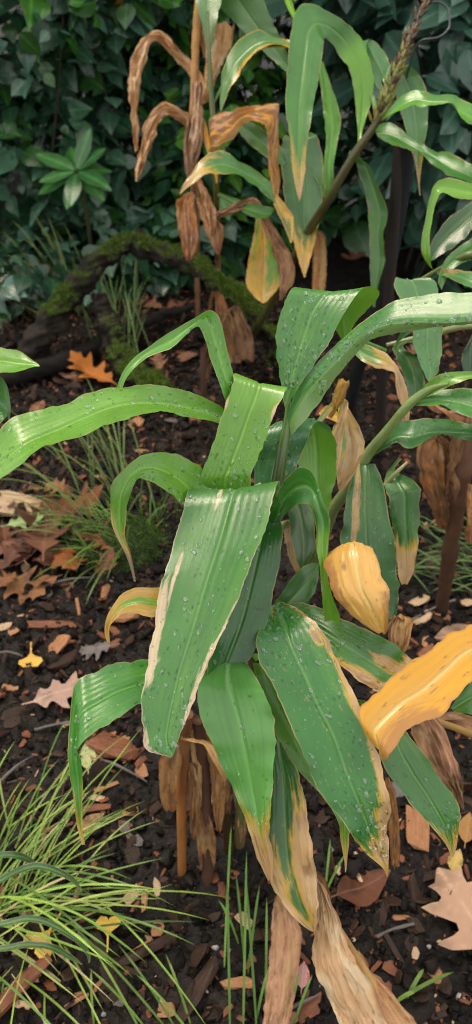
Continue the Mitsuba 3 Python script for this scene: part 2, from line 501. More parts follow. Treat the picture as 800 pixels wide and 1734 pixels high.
def scatter_stuff(meshes, n, size, area, flat=0.5, tilt=0.5, seed=0, sink=0.3, dens=None):
    r = np.random.default_rng(seed)
    vs, fs, at, us = [], [], 0, []
    k = 0
    while k < n:
        x, y = r.uniform(area[0], area[1]), r.uniform(area[2], area[3])
        if abs(x) > 0.36 * (y + 0.45) + 0.15:
            continue
        if dens is not None and dens(x, y) < r.random():
            continue
        m = meshes[r.integers(len(meshes))]
        s = size[0] * math.exp(r.normal(0, size[1]))
        Rm = rot(r.normal(0, tilt), r.normal(0, tilt), r.uniform(0, 6.28)) * s
        v = m[0] @ Rm.T
        z = float(G(x, y))
        v = v + [x, y, z - v[:, 2].min() * (1 - sink) * flat * 2 - 0]
        vs.append(v), fs.append(m[1] + at), us.append(m[2] if len(m) > 2 else v[:, :2])
        at += len(v)
        k += 1
    return np.vstack(vs), np.vstack(fs), np.vstack(us)


v_, f_, u_ = scatter_stuff(BLOBS, 9000, (0.0050, 0.55), (-1.2, 1.2, 0.25, 2.6), 0.35, 1.5, 3, 0.5)
put('soil_crumbs', (v_, f_), 'soil', 'ground', smooth=35, kind='stuff')
v_, f_, u_ = scatter_stuff(CHIPS, 9000, (0.010, 0.6), (-1.2, 1.2, 0.25, 3.0), 0.4, 0.6, 4, 0.3)
put('dark_mulch', (v_, f_), 'chip_brown', 'ground', uv=u_, kind='stuff')
v_, f_, u_ = scatter_stuff(CHIPS, 3800, (0.0075, 0.6), (-1.2, 1.2, 0.25, 3.0), 0.5, 0.3, 5, 0.3)
put('red_mulch', (v_, f_), 'chip_reddish', 'ground', uv=u_, kind='stuff')
v_, f_, u_ = scatter_stuff(CHIPS, 700, (0.0048, 0.45), (-1.2, 1.2, 0.25, 3.0), 0.5, 0.3, 6, 0.3)
put('pale_crumbs', (v_, f_), 'chip_pale', 'ground', uv=u_, kind='stuff')

# wood chips one can pick apart
CHIP_SHAPES = {c: [mikit.ply((m[0], m[1]), 'chip_' + c, uv=m[2]) for m in CHIPS] for c in CHIP}


def chip(px, py, size_px, colour, yaw=None, shape=None, label=None, tilt=0.2):
    p = ground_at(px, py)
    s = size_px * depth_of(p) / F
    yaw = rnd.uniform(0, 6.28) if yaw is None else math.radians(yaw)
    shape = rnd.randrange(len(CHIPS)) if shape is None else shape
    Rm = rot(rnd.gauss(0, tilt), rnd.gauss(0, tilt), yaw) * s
    lo = (CHIPS[shape][0] @ Rm.T)[:, 2].min()
    k = key('wood_chip')
    scene[k] = {**CHIP_SHAPES[colour][shape], 'to_world': mat4(Rm, p + [0, 0, -lo * 0.75])}
    z = ('on the ground behind the plant' if py < 820 else 'by the leaf pile at left' if py < 1010 and px < 330 else 'by the dead cane at right' if py < 1200 and px > 480 else
         'left of the large front leaf' if py < 1330 and px < 330 else 'among the grass at lower left' if px < 220 and py < 1580 else 'in the bottom left corner' if px < 220 else
         'beside the orange brown cane' if py < 1560 and px < 480 else 'in the soil at bottom centre' if px < 480 else 'around the tan oak leaf at lower right' if py < 1600 else 'in the bottom right corner')
    cn = {'reddish': 'small reddish', 'orange': 'small orange', 'pale': 'small pale tan', 'grey': 'small weathered grey', 'brown': 'dark brown'}[colour]
    labels[k] = {'label': label or f'{cn} wood chip lying {z}', 'category': 'wood chip'}
    if not label:
        labels[k]['group'] = f'{cn} chips {z}'
    return k


for a in [(708, 1408, 62, 'orange', 85, 4, 'pale split wood block lying below the drooping green leaf at right'),
          (150, 1372, 52, 'reddish', 5, 3, 'flat reddish splinter lying among the grass at the left'),
          (195, 1272, 70, 'reddish', -20, 4, 'large red brown bark chunk below the drooping left leaf'),
          (40, 872, 95, 'pale', -8, 3, 'long pale weathered splinter beside the rust coloured oak leaves'),
          (35, 858, 90, 'pink' if False else 'pale', -12, 7, 'second long weathered splinter behind the rust coloured oak leaves'),
          (85, 1062, 62, 'reddish', 0, 3, 'round reddish stick piece lying on dark soil left of the yellowing leaf'),
          (212, 1050, 42, 'orange', 20, 4, 'orange wood chunk beside the tip of the striped yellowing leaf'),
          (178, 1005, 28, 'orange', 85, 6, 'upright orange chip behind the striped yellowing leaf'),
          (100, 1098, 34, 'orange', 50, 5, 'peach coloured chip lying above the tan oak leaf'),
          (20, 1690, 110, 'reddish', 45, 3, 'long red brown stick in the bottom left corner'),
          (37, 1703, 30, 'pale', -10, 1, 'small pale wood chip beside the red brown stick at bottom left'),
          (113, 1645, 20, 'orange', 10, 2, 'squarish orange chip below the yellow leaf at bottom left'),
          (236, 1608, 32, 'orange', 35, 3, 'orange chip just right of the yellow ginkgo leaf'),
          (268, 1574, 24, 'orange', 80, 2, 'orange chip standing on edge right of the yellow ginkgo leaf'),
          (225, 1520, 30, 'pale', 60, 4, 'tan chip lying above the yellow ginkgo leaf'),
          (130, 1697, 30, 'orange', 25, 3, 'flat orange chip lying among the grass blades at the bottom'),
          (282, 1712, 24, 'orange', 0, 5, 'orange chip near the bottom edge left of the thin grass'),
          (400, 1667, 40, 'orange', 5, 6, 'orange tan chip between the thin upright grass blades'),
          (620, 1322, 20, 'pale', 70, 1, 'slim pale chip below the large drooping wet leaf'),
          (602, 1480, 30, 'pale', 110, 3, 'white splinter standing in the soil beside the drooping leaf tip'),
          (598, 1584, 16, 'pale', 100, 1, 'cream seed like chip right of the dry curled leaf'),
          (668, 1615, 40, 'brown', 120, 3, 'brown splinter in dark soil left of the big tan oak leaf'),
          (625, 1012, 30, 'pale', 20, 2, 'pale chip in the gap beside the hanging striped leaf'),
          (712, 1020, 28, 'pale', 20, 2, 'pale chip lying beside the dead brown cane at right'),
          (712, 1048, 30, 'pale', 5, 2, 'larger pale chip in front of the dead brown cane at right'),
          (755, 1050, 26, 'orange', 80, 4, 'orange chip lying below the dead brown cane at right'),
          (792, 1023, 22, 'pale', 30, 5, 'pale chip lying by the right edge near the brown cane'),
          (180, 1580 - 245, 30, 'orange', 30, 3, 'orange chip under the grass blades near the drooping leaf tip'),
          ]:
    chip(*a[:5], shape=a[5], label=a[6])
n_chip = 0
while n_chip < 225:
    y = rnd.uniform(660, 1725)
    x = rnd.uniform(5, 795)
    d = math.exp(-((x - 390) / 170) ** 2 - ((y - 1000) / 260) ** 2)
    if rnd.random() < d * 0.9:
        continue
    if rnd.random() > (0.55 if x > 330 else 1.0):
        continue
    c = rnd.choices(['reddish', 'orange', 'pale', 'grey', 'brown'], [3, 3.2, 1.8, 1.2, 2.5])[0]
    chip(x, y, rnd.uniform(11, 26) * (0.75 if y < 900 else 1.0), c)
    n_chip += 1

# small white stones
for (px, py, s) in [(362, 1628, 10), (351, 1680, 7), (339, 1618, 9), (355, 1668, 6), (176, 1719, 9), (705, 1693, 9), (714, 1692, 9), (778, 1690, 13), (727, 1605, 8), (365, 1607, 12)]:
    p = ground_at(px, py)
    r = s * depth_of(p) / F * 0.5
    v, f = BLOBS[rnd.randrange(8)]
    k = put('pebble', (v * r + p + [0, 0, r * .5], f), 'pebble_stone', smooth=True, label='tiny whitish stone lying on the dark soil', category='stone', group='whitish stones on the soil')
scene['pebble_stone'] = {'type': 'principled', 'base_color': {'type': 'rgb', 'value': (0.36, 0.34, 0.32)}, 'roughness': 0.5}


# ------------------------------------------------------------------ fallen leaves
def lobed(half, n_mid):
    pts = [(t, w) for t, w in half]
    return Polygon([(t, w) for t, w in pts] + [(t, -w * 0.94) for t, w in reversed(pts)]).buffer(0.012).buffer(-0.012)


OAK = lobed([(-.18, .010), (0, .014), (.06, .06), (.12, .17), (.17, .22), (.22, .16), (.27, .13), (.32, .17), (.40, .34), (.49, .44), (.50, .36), (.49, .26), (.50, .18), (.56, .16), (.62, .22), (.72, .33), (.80, .38), (.79, .28), (.77, .20), (.79, .15), (.85, .16), (.92, .20), (.92, .12), (1.02, .015)], 0)
GINKGO = Polygon([(-.55, -.015), (0.05, -.02), (.25, -.16), (.42, -.48), (.62, -.50), (.80, -.30), (.74, -.06), (.62, 0), (.78, .08), (.82, .30), (.60, .52), (.40, .46), (.22, .15), (0.05, .02), (-.55, .015)]).buffer(.015)
OVAL = lobed([(-.2, .012), (0, .014), (.1, .14), (.25, .25), (.45, .29), (.65, .24), (.85, .12), (1.0, .01)], 0)


def litter(name, poly, px, py, size_px, yaw, colour, label, cat='fallen leaf', curl=0.10, pitch=0.0, roll=0.0, lift=0.012, vein=True, group=None, second=None):
    p = ground_at(px, py)
    s = size_px * depth_of(p) / F
    m = trimesh.creation.extrude_polygon(poly, 0.006, engine='earcut')
    v, f = trimesh.remesh.subdivide_to_size(np.array(m.vertices), np.array(m.faces), 0.05, max_iter=12)
    seed_box[0] += 5
    q = np.stack([v[:, 0] * 2.2, v[:, 1] * 2.2, v[:, 0] * 0 + seed_box[0]], 1)
    c = np.array(colour, float)
    a = meshkit.fbm(q * 2, 3, seed_box[0])
    col = lerp(np.ones_like(v) * c, second if second is not None else c * 0.45, sstep(0.45, 0.75, a) * 0.8)
    if vein:
        side = np.abs(((v[:, 0] - np.abs(v[:, 1]) * 0.8) * 5.2) % 1 - .5)
        col = lerp(col, c * 1.25 + .03, 0.8 * np.exp(-(v[:, 1] / .014) ** 2) + 0.5 * sstep(.44, .5, side))
    v[:, 2] += curl * (1.9 * (meshkit.fbm(q * .8, 2, 3 + seed_box[0]) - .5) + 0.9 * (np.abs(v[:, 1])) ** 1.5 + 0.5 * (v[:, 0] - .5) ** 2)
    v[:, 0] -= 0.45
    R = rot(math.radians(roll), math.radians(pitch), math.radians(yaw)) * s
    v = v @ R.T
    lo = np.percentile(v[:, 2], 12)
    # rest on the soil: never below it by more than a trace
    v = v + p
    v[:, 2] += lift - lo
    gz = G(v[:, 0], v[:, 1])
    v[:, 2] = np.maximum(v[:, 2], gz + 0.002 + 0.3 * (v[:, 2] - v[:, 2].min()))
    lab = {'label': label, 'category': cat}
    if group:
        lab['group'] = group
    return put(name, (v, f), 'dry_leaf', smooth=40 if False else True, color=np.clip(col, .005, .85), **lab)


litter('oak_leaf', OAK, 105, 1180, 105, 25, (0.50, 0.33, 0.26), 'pinkish tan lobed oak leaf lying flat on the soil left of the drooping leaf', curl=.2)
litter('oak_leaf', OAK, 806, 1580, 190, 118, (0.58, 0.36, 0.24), 'large pale tan oak leaf lying at the lower right edge', curl=.22, lift=.026, pitch=-4)
litter('oak_leaf', OAK, 160, 640, 88, 150, (0.60, 0.22, 0.05), 'bright orange oak leaf lying below the mossy branch', curl=.25, pitch=-20, lift=.015)
litter('oak_leaf', OAK, 80, 925, 125, 100, (0.20, 0.085, 0.05), 'rust brown oak leaf uppermost in the leaf pile at left', curl=.4, lift=.03, pitch=-14)
litter('oak_leaf', OAK, 120, 868, 105, 15, (0.22, 0.08, 0.035), 'rust orange oak leaf at the back of the leaf pile at left', curl=.45, lift=.012, roll=12)
litter('oak_leaf', OAK, 105, 950, 95, -55, (0.30, 0.10, 0.03), 'orange brown oak leaf at the front of the leaf pile at left', curl=.5, lift=.015, roll=-14)
litter('oak_leaf', OAK, 30, 930, 110, 185, (0.22, 0.10, 0.07), 'dull red brown oak leaf by the left edge in the leaf pile', curl=.5, lift=.012, pitch=10)
litter('oak_leaf', OAK, 35, 1000, 100, 330, (0.26, 0.12, 0.05), 'dark brown leaf lying just below the rust coloured leaf pile', curl=.2)
litter('maple_leaf', OAK, 45, 908, 60, 20, (0.34, 0.46, 0.20), 'pale green lobed leaf lying on the rust coloured leaf pile', curl=.1, lift=.05)
litter('ginkgo_leaf', GINKGO, 186, 1578, 42, 95, (0.80, 0.55, 0.10), 'clear yellow ginkgo leaf on dark soil right of the grass tuft', curl=.12, vein=False, lift=.022, second=(0.75, 0.50, 0.10))
litter('ginkgo_leaf', GINKGO, 55, 1130, 38, -80, (0.75, 0.48, 0.10), 'small yellow leaf lying left of the tan oak leaf', curl=.12, vein=False, lift=.022, second=(0.7, 0.4, 0.1))
litter('ginkgo_leaf', GINKGO, 72, 1605, 55, 240, (0.75, 0.50, 0.10), 'yellow leaf partly hidden under the grass tuft at bottom left', curl=.12, vein=False, lift=.022, second=(0.7, 0.42, 0.1))
litter('pale_leaf', OVAL, 150, 1288, 52, 100, (0.48, 0.52, 0.24), 'pale yellow green leaf lying beneath the drooping leaf at left', curl=.12)
litter('brown_leaf', OVAL, 155, 1400, 50, 40, (0.40, 0.25, 0.12), 'tan leaf lying under the grass blades below the drooping leaf tip')
litter('grey_leaf', OAK, 165, 1105, 55, 190, (0.20, 0.17, 0.16), 'grey weathered leaf scrap right of the peach coloured chip', curl=.2)
litter('brown_leaf', OVAL, 610, 1510, 105, 25, (0.16, 0.06, 0.03), 'dark red brown curled leaf lying under the drooping leaf tip', curl=.45, lift=.01)
litter('brown_leaf', OVAL, 770, 1080, 75, 200, (0.45, 0.27, 0.18), 'pinkish brown leaf lying behind the orange leaf at the right edge', curl=.15)
litter('brown_leaf', OVAL, 790, 1410, 55, 70, (0.42, 0.22, 0.08), 'orange brown leaf lying at the right edge beside the pale block', curl=.2)
litter('yellow_leaf', OVAL, 770, 1465, 45, 60, (0.62, 0.44, 0.15), 'yellow leaf scrap lying above the large pale tan oak leaf', curl=.15)
litter('petal', OVAL, 512, 1662, 44, 80, (0.70, 0.38, 0.36), 'pink petal with red veins lying between the two dry leaves', 'petal', curl=.12, second=(0.62, 0.12, 0.16), lift=.02)
for i, (px, py, s, col) in enumerate([(275, 500, 60, (0.30, 0.13, 0.07)), (305, 478, 55, (0.26, 0.11, 0.06)), (255, 520, 50, (0.34, 0.15, 0.08)), (300, 520, 46, (0.24, 0.10, 0.06)), (240, 490, 44, (0.36, 0.2, 0.12)),
                                      (315, 610, 45, (0.3, 0.15, 0.09)), (270, 620, 40, (0.36, 0.18, 0.1)), (120, 640, 36, (0.36, 0.19, 0.13)), (60, 480, 40, (0.38, 0.22, 0.15)), (670, 620, 40, (0.3, 0.14, 0.08)),
                                      (700, 600, 38, (0.32, 0.17, 0.1)), (690, 720, 36, (0.33, 0.18, 0.12)), (600, 440, 46, (0.2, 0.09, 0.05)), (665, 350, 50, (0.2, 0.1, 0.06)), (220, 700, 46, (0.28, 0.14, 0.08)),
                                      (65, 700, 46, (0.3, 0.14, 0.07)), (100, 830, 50, (0.32, 0.15, 0.08)), (300, 690, 40, (0.25, 0.12, 0.07)), (40, 770, 44, (0.2, 0.1, 0.06))]):
    litter('brown_leaf', OVAL if i % 2 else OAK, px, py, s, i * 77, col, 'small withered brown leaf lying on the dark ground in the background', group='withered leaves on the ground behind', curl=.3, lift=.008)

r_ = random.Random(31)
for i in range(16):
    c_ = r_.choice([(.20, .08, .045), (.15, .065, .04), (.26, .11, .05), (.12, .055, .04)])
    litter('brown_leaf', OAK if i % 3 else OVAL, r_.uniform(-5, 190), r_.uniform(835, 1000), r_.uniform(38, 75), r_.uniform(0, 360), c_, 'torn rust brown leaf scrap in the leaf pile at left', group='leaf scraps in the pile at left', curl=.5, roll=r_.uniform(-20, 20), lift=r_.uniform(.01, .03))

# dead strap-like leaf lying on the soil at the bottom
t = thing('withered_leaf', 'long grey brown dead leaf lying on the soil at the bottom centre', 'dead leaf')
gd = lambda x, y, l: depth_of(ground_at(x, y, 0)) - l
leaf(t, [(468, 1515, 482, 1518, gd(475, 1515, .05)), (462, 1545, 500, 1550, gd(480, 1545, .06)), (458, 1600, 512, 1590, gd(480, 1600, .055)), (452, 1660, 505, 1655, gd(480, 1660, .05)), (445, 1735, 492, 1735, gd(470, 1735, .045)), (440, 1790, 485, 1790, gd(465, 1790, .04))],
     'pink', 'dry', crumple=.010, second='brown', name='blade', bow=-.08)

# ------------------------------------------------------------------ front ginger shoot
A = thing('ginger_shoot', 'large wet green ginger plant with yellow edged drooping leaves in the foreground', 'plant')
pA = [ground_at(405, 1425, -.02), W(420, 1250, 1.13), W(440, 1050, .97), W(455, 920, .91), W(467, 840, .885), W(480, 755, .87), W(488, 700, .868), W(489, 670, .868)]
stem(A, pA, [.010, .010, .009, .0085, .008, .006, .004, .002], [(.20, .12, .05), (.12, .15, .05), (.08, .13, .03), (.05, .07, .025), (.045, .035, .02), (.06, .06, .02), (.10, .2, .04)])
leaf(A, [(455, 850, 470, 850, .868), (385, 838, 472, 836, .84), (330, 832, 474, 822, .815), (321, 827, 474, 812, .80), (312, 860, 466, 832, .785), (290, 930, 452, 890, .77), (268, 1010, 425, 962, .755), (254, 1090, 393, 1040, .742), (243, 1160, 360, 1112, .732),
         (241, 1215, 335, 1170, .725), (243, 1262, 316, 1217, .722), (262, 1276, 303, 1252, .72), (285, 1282, 296, 1273, .72), (289, 1284, 292, 1281, .72)], 'mid', drops=260, drop_v=(.22, .97), tilt=.10, bow=.05, wave=.004, spots=.1,
     edge=.0006, edge_col='pale', halo='pale', patches=[(0.05, .58, .06, .09), (.02, .67, .10, .08), (1.0, .80, .10, .12), (.0, .93, .08, .08), (.13, .50, .025, .06), (.36, .30, .02, .03)])
leaf(A, [(420, 900, 440, 905, .88), (340, 840, 428, 845, .835), (338, 812, 428, 800, .82), (358, 755, 445, 760, .81), (380, 690, 465, 705, .80), (394, 645, 480, 668, .80), (399, 629, 486, 654, .812), (406, 640, 484, 664, .835), (420, 690, 460, 705, .85), (428, 760, 440, 770, .85)],
     'light', drops=90, drop_v=(.15, .55), tilt=.12, bow=.07, wave=.004, edge_col='pale', patches=[(0, .55, .04, .02), (.98, .55, .04, .02)], spots=0)
leaf(A, [(455, 745, 458, 752, .875), (415, 718, 418, 735, .85), (370, 691, 370, 715, .83), (300, 662, 300, 701, .79), (245, 649, 245, 703, .76), (165, 655, 175, 720, .735), (100, 684, 100, 751, .715), (35, 705, 40, 781, .70), (0, 738, 0, 806, .70), (-40, 790, -35, 830, .70), (-70, 840, -68, 845, .70)],
     'light', drops=150, tilt=.5, bow=.10, wave=.010, edge_col='pink', spots=0)
leaf(A, [(425, 740, 428, 735, .86), (398, 700, 408, 672, .835), (380, 670, 394, 628, .81), (358, 612, 383, 580, .80), (343, 563, 372, 538, .79), (335, 552, 360, 526, .785), (316, 566, 330, 538, .78), (295, 586, 295, 558, .775), (250, 605, 250, 588, .765), (222, 630, 216, 617, .76), (207, 657, 198, 655, .765), (206, 690, 202, 690, .775)],
     (0.104, 0.310, 0.027), drops=40, tilt=-.05, bow=.06, wave=.004, edge_col='pale', spots=0)
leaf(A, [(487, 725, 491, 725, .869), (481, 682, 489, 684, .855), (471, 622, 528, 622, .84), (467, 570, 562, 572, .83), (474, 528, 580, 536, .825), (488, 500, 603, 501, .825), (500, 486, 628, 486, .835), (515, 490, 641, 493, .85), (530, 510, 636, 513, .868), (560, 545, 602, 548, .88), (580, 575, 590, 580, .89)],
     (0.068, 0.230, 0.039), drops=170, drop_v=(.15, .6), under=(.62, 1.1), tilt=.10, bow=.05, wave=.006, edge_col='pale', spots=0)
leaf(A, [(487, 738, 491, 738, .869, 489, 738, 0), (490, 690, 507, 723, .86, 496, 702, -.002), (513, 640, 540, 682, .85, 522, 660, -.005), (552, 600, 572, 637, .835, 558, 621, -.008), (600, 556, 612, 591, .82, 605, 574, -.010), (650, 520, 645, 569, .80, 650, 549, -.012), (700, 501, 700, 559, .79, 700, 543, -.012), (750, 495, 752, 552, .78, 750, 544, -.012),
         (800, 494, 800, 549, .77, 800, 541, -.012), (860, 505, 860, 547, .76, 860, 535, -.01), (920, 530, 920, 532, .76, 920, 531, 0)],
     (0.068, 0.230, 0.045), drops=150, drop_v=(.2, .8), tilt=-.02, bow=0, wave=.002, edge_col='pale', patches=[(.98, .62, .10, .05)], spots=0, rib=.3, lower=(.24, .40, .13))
leaf(A, [(458, 850, 460, 856, .88), (400, 820, 395, 850, .845), (345, 797, 330, 868, .82), (308, 772, 300, 842, .80), (281, 764, 270, 823, .785), (245, 769, 248, 812, .775), (212, 797, 236, 809, .77), (190, 822, 231, 816, .77), (187, 845, 218, 842, .775), (189, 880, 212, 885, .785), (197, 908, 212, 905, .79), (213, 940, 222, 940, .795), (226, 985, 230, 988, .80)],
     'light', drops=90, drop_v=(.15, .6), tilt=.25, bow=.08, tip=.88, edge_col='brown', spots=0)
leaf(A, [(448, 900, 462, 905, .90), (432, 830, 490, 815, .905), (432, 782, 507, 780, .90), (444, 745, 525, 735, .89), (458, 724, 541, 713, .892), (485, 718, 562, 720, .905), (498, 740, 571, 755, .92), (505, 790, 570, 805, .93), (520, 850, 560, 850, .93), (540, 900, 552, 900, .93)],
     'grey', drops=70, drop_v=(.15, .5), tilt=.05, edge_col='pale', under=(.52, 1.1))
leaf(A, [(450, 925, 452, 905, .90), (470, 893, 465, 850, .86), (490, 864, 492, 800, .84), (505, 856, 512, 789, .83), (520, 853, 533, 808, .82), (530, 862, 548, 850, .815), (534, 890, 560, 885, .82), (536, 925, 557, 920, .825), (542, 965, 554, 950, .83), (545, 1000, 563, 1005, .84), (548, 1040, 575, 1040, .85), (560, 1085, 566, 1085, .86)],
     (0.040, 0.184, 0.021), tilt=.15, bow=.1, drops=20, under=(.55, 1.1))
leaf(A, [(450, 900, 465, 895, .90), (432, 888, 466, 879, .86), (408, 925, 478, 900, .83), (390, 980, 471, 965, .815), (372, 1040, 456, 1040, .805), (356, 1090, 437, 1092, .80), (350, 1130, 412, 1130, .80), (350, 1170, 375, 1170, .80)],
     'deep', tilt=-.12, bow=.05, drops=50, spots=.15)
leaf(A, [(432, 1120, 440, 1110, .90), (408, 1108, 428, 1110, .84), (360, 1117, 420, 1125, .80), (338, 1142, 436, 1150, .785), (333, 1168, 449, 1175, .775), (337, 1198, 460, 1208, .77), (350, 1243, 466, 1245, .768), (368, 1285, 465, 1290, .772), (390, 1335, 461, 1340, .78), (408, 1375, 458, 1385, .785), (422, 1410, 456, 1415, .79), (437, 1455, 462, 1450, .80), (455, 1492, 462, 1494, .81)],
     'pale', tilt=.10, bow=.07, drops=25, tip=.83, edge_col='tan', spots=0, streak=.9)
leaf(A, [(452, 1170, 458, 1170, .90), (458, 1225, 476, 1228, .845), (454, 1270, 486, 1272, .825), (449, 1320, 508, 1315, .815), (443, 1370, 519, 1364, .81), (438, 1420, 529, 1420, .81), (440, 1460, 535, 1465, .81), (458, 1500, 538, 1505, .81), (478, 1535, 540, 1540, .812), (503, 1558, 538, 1562, .815), (528, 1580, 532, 1582, .82)],
     'deep', tilt=.12, bow=.08, edge=.0006, tip=.94, patches=[(1.0, .74, .40, .24), (.76, .62, .10, .13), (.0, .80, .30, .20), (.0, .6, .12, .12)], label='drooping leaf with a broad tan dead edge and tip')
leaf(A, [(450, 1050, 456, 1040, .93), (452, 1030, 478, 1018, .86), (444, 1048, 503, 1031, .83), (434, 1090, 545, 1068, .80), (447, 1135, 575, 1118, .785), (475, 1190, 602, 1185, .77), (503, 1250, 632, 1245, .762), (528, 1315, 650, 1305, .76), (560, 1365, 659, 1360, .762), (590, 1405, 661, 1405, .768), (620, 1445, 660, 1445, .775), (648, 1470, 659, 1472, .78), (656, 1486, 658, 1486, .785)],
     (0.032, 0.172, 0.025), tilt=-.10, bow=.06, drops=330, edge=.0006, tip=.965, wave=.008, patches=[(1.0, .60, .10, .16), (1.0, .84, .22, .12), (.55, .92, .22, .05), (.88, .36, .05, .025), (.30, .17, .05, .06), (1.0, .30, .05, .12)], spots=.3)
leaf(A, [(452, 1040, 455, 1048, .93), (478, 1026, 480, 1045, .885), (510, 1023, 500, 1062, .865), (545, 1029, 530, 1092, .852), (595, 1051, 560, 1120, .84), (640, 1075, 590, 1143, .835), (672, 1096, 615, 1158, .83), (693, 1113, 645, 1170, .83), (702, 1125, 670, 1165, .83), (708, 1140, 695, 1155, .83)],
     'mid', tilt=.25, bow=.07, drops=110, edge=.0006, patches=[(.35, .86, .12, .10), (.95, .80, .18, .15), (.1, .93, .2, .08)])
leaf(A, [(1010, 1010, 1010, 1020, .95), (930, 980, 975, 1010, .86), (860, 1024, 910, 1076, .83), (800, 1058, 862, 1112, .81), (758, 1074, 822, 1136, .795), (722, 1103, 786, 1172, .78), (686, 1128, 754, 1206, .77), (650, 1160, 705, 1228, .76), (622, 1187, 680, 1250, .755), (609, 1203, 664, 1270, .752), (613, 1222, 658, 1284, .752), (630, 1257, 648, 1288, .76)],
     'orange', 'yellow', tilt=.10, bow=.05, wave=.003, pleat=.00005, brown=[(.95, .93, .35, .20), (.97, .62, .10, .05)], label='fully orange yellow leaf reaching in from the right')
leaf(A, [(565, 1010, 590, 1010, .88), (566, 965, 622, 955, .865), (562, 940, 628, 932, .85, 595, 922, -.01), (554, 943, 632, 930, .832, 596, 916, -.012), (551, 960, 642, 950, .82, 600, 935, -.014), (556, 985, 646, 973, .81, 605, 970, -.012), (566, 1007, 659, 1002, .805, 613, 1000, -.010), (587, 1035, 663, 1028, .805, 628, 1028, -.008), (612, 1057, 659, 1055, .81, 638, 1053, -.004), (642, 1074, 653, 1075, .82, 648, 1074, 0)],
     (0.74, 0.42, 0.10), 'yellow', tilt=.05, bow=0, wave=.004, crumple=.0025, brown=[(1.0, .85, .25, .25), (.0, .6, .2, .2), (.3, .55, .06, .02)], label='curled pale orange leaf in the middle of the plant')
leaf(A, [(650, 1075, 655, 1070, .86), (664, 1046, 688, 1040, .855), (655, 1062, 698, 1056, .85), (656, 1085, 695, 1085, .85), (668, 1112, 684, 1110, .86)], 'tan', 'dry', crumple=.012, second='pink')
leaf(A, [(418, 1150, 420, 1165, .93), (330, 1112, 330, 1172, .80), (285, 1112, 285, 1182, .78), (244, 1118, 244, 1190, .77), (195, 1125, 197, 1217, .755), (155, 1140, 160, 1243, .745), (131, 1151, 138, 1262, .74), (122, 1172, 130, 1271, .742), (117, 1228, 134, 1280, .746), (114, 1285, 138, 1291, .75), (119, 1320, 140, 1320, .755), (126, 1360, 139, 1360, .76), (131, 1400, 140, 1400, .77), (138, 1432, 144, 1432, .775)],
     (0.052, 0.230, 0.027), tilt=.35, bow=.05, drops=70, edge=.0006, edge_col='tan', tip=.96, wave=.004)
leaf(A, [(430, 1060, 432, 1068, .95), (320, 1003, 320, 1050, .845), (262, 993, 258, 1044, .83), (228, 996, 228, 1038, .83), (205, 1008, 205, 1042, .83), (186, 1035, 194, 1052, .83), (178, 1060, 187, 1062, .835), (182, 1090, 187, 1090, .84)], 'lime', tilt=.3, edge=.001,
     patches=[(.0, .6, .30, .5), (1.0, .55, .36, .5)], tip=.83, edge_col='yellow', label='small yellowing leaf with a green middle stripe')
leaf(A, [(432, 1150, 438, 1140, .93), (430, 1125, 452, 1122, .87), (437, 1150, 470, 1150, .845), (450, 1200, 500, 1200, .835), (472, 1255, 530, 1250, .83), (505, 1305, 560, 1305, .83), (545, 1350, 590, 1350, .83), (573, 1395, 597, 1395, .83), (576, 1420, 592, 1422, .835), (583, 1455, 589, 1456, .84), (585, 1478, 587, 1478, .84)], (0.104, 0.287, 0.036), tilt=-.1, tip=.93, drops=20)
leaf(A, [(458, 1210, 464, 1205, .95), (560, 1200, 575, 1180, .86), (620, 1215, 668, 1212, .82), (640, 1245, 692, 1242, .805), (648, 1285, 725, 1285, .80), (672, 1328, 755, 1330, .80), (705, 1373, 776, 1372, .80), (738, 1408, 778, 1405, .805), (757, 1432, 775, 1430, .81), (765, 1454, 769, 1454, .815)], 'mid', tilt=-.1, bow=.07, drops=60, tip=.965, edge=.0006)
leaf(A, [(940, 1090, 942, 1110, .86), (850, 1130, 855, 1212, .82), (800, 1150, 805, 1212, .81), (780, 1175, 785, 1209, .81), (765, 1198, 768, 1205, .81)], 'mid', tilt=.1)
leaf(A, [(540, 700, 545, 706, .97), (558, 686, 560, 712, .97), (572, 698, 574, 716, .97), (577, 710, 578, 714, .97)], 'yellow', 'yellow', bow=.1)
leaf(A, [(575, 640, 590, 645, .93), (568, 660, 592, 650, .93), (560, 690, 580, 680, .95), (556, 705, 562, 708, .95)], 'tan', 'dry', crumple=.006, second='yellow')
leaf(A, [(470, 900, 476, 905, .93), (478, 885, 505, 885, .93), (485, 930, 532, 925, .935), (500, 970, 538, 965, .94), (520, 1000, 530, 1000, .95)], 'olive', tilt=.1, patches=[(0.0, .4, .4, .4)])
leaf(A, [(470, 860, 476, 862, .91), (487, 862, 520, 850, .90), (490, 890, 532, 885, .90), (497, 930, 533, 930, .905), (505, 955, 522, 955, .91), (512, 970, 516, 970, .915)], (0.075, .15, .06), tilt=.1, spots=.2)
leaf(A, [(495, 770, 500, 772, .90), (575, 690, 590, 690, .97), (560, 740, 582, 735, .965), (556, 790, 574, 790, .965), (560, 820, 566, 820, .97)], 'olive', tilt=.1, patches=[(.6, .6, .4, .3)], tip=.8)
leaf(A, [(462, 1040, 468, 1046, .93), (475, 1005, 500, 1035, .90), (505, 965, 530, 1005, .89), (528, 955, 540, 975, .89), (538, 953, 540, 957, .89)], (0.056, 0.172, 0.036), tilt=.2)

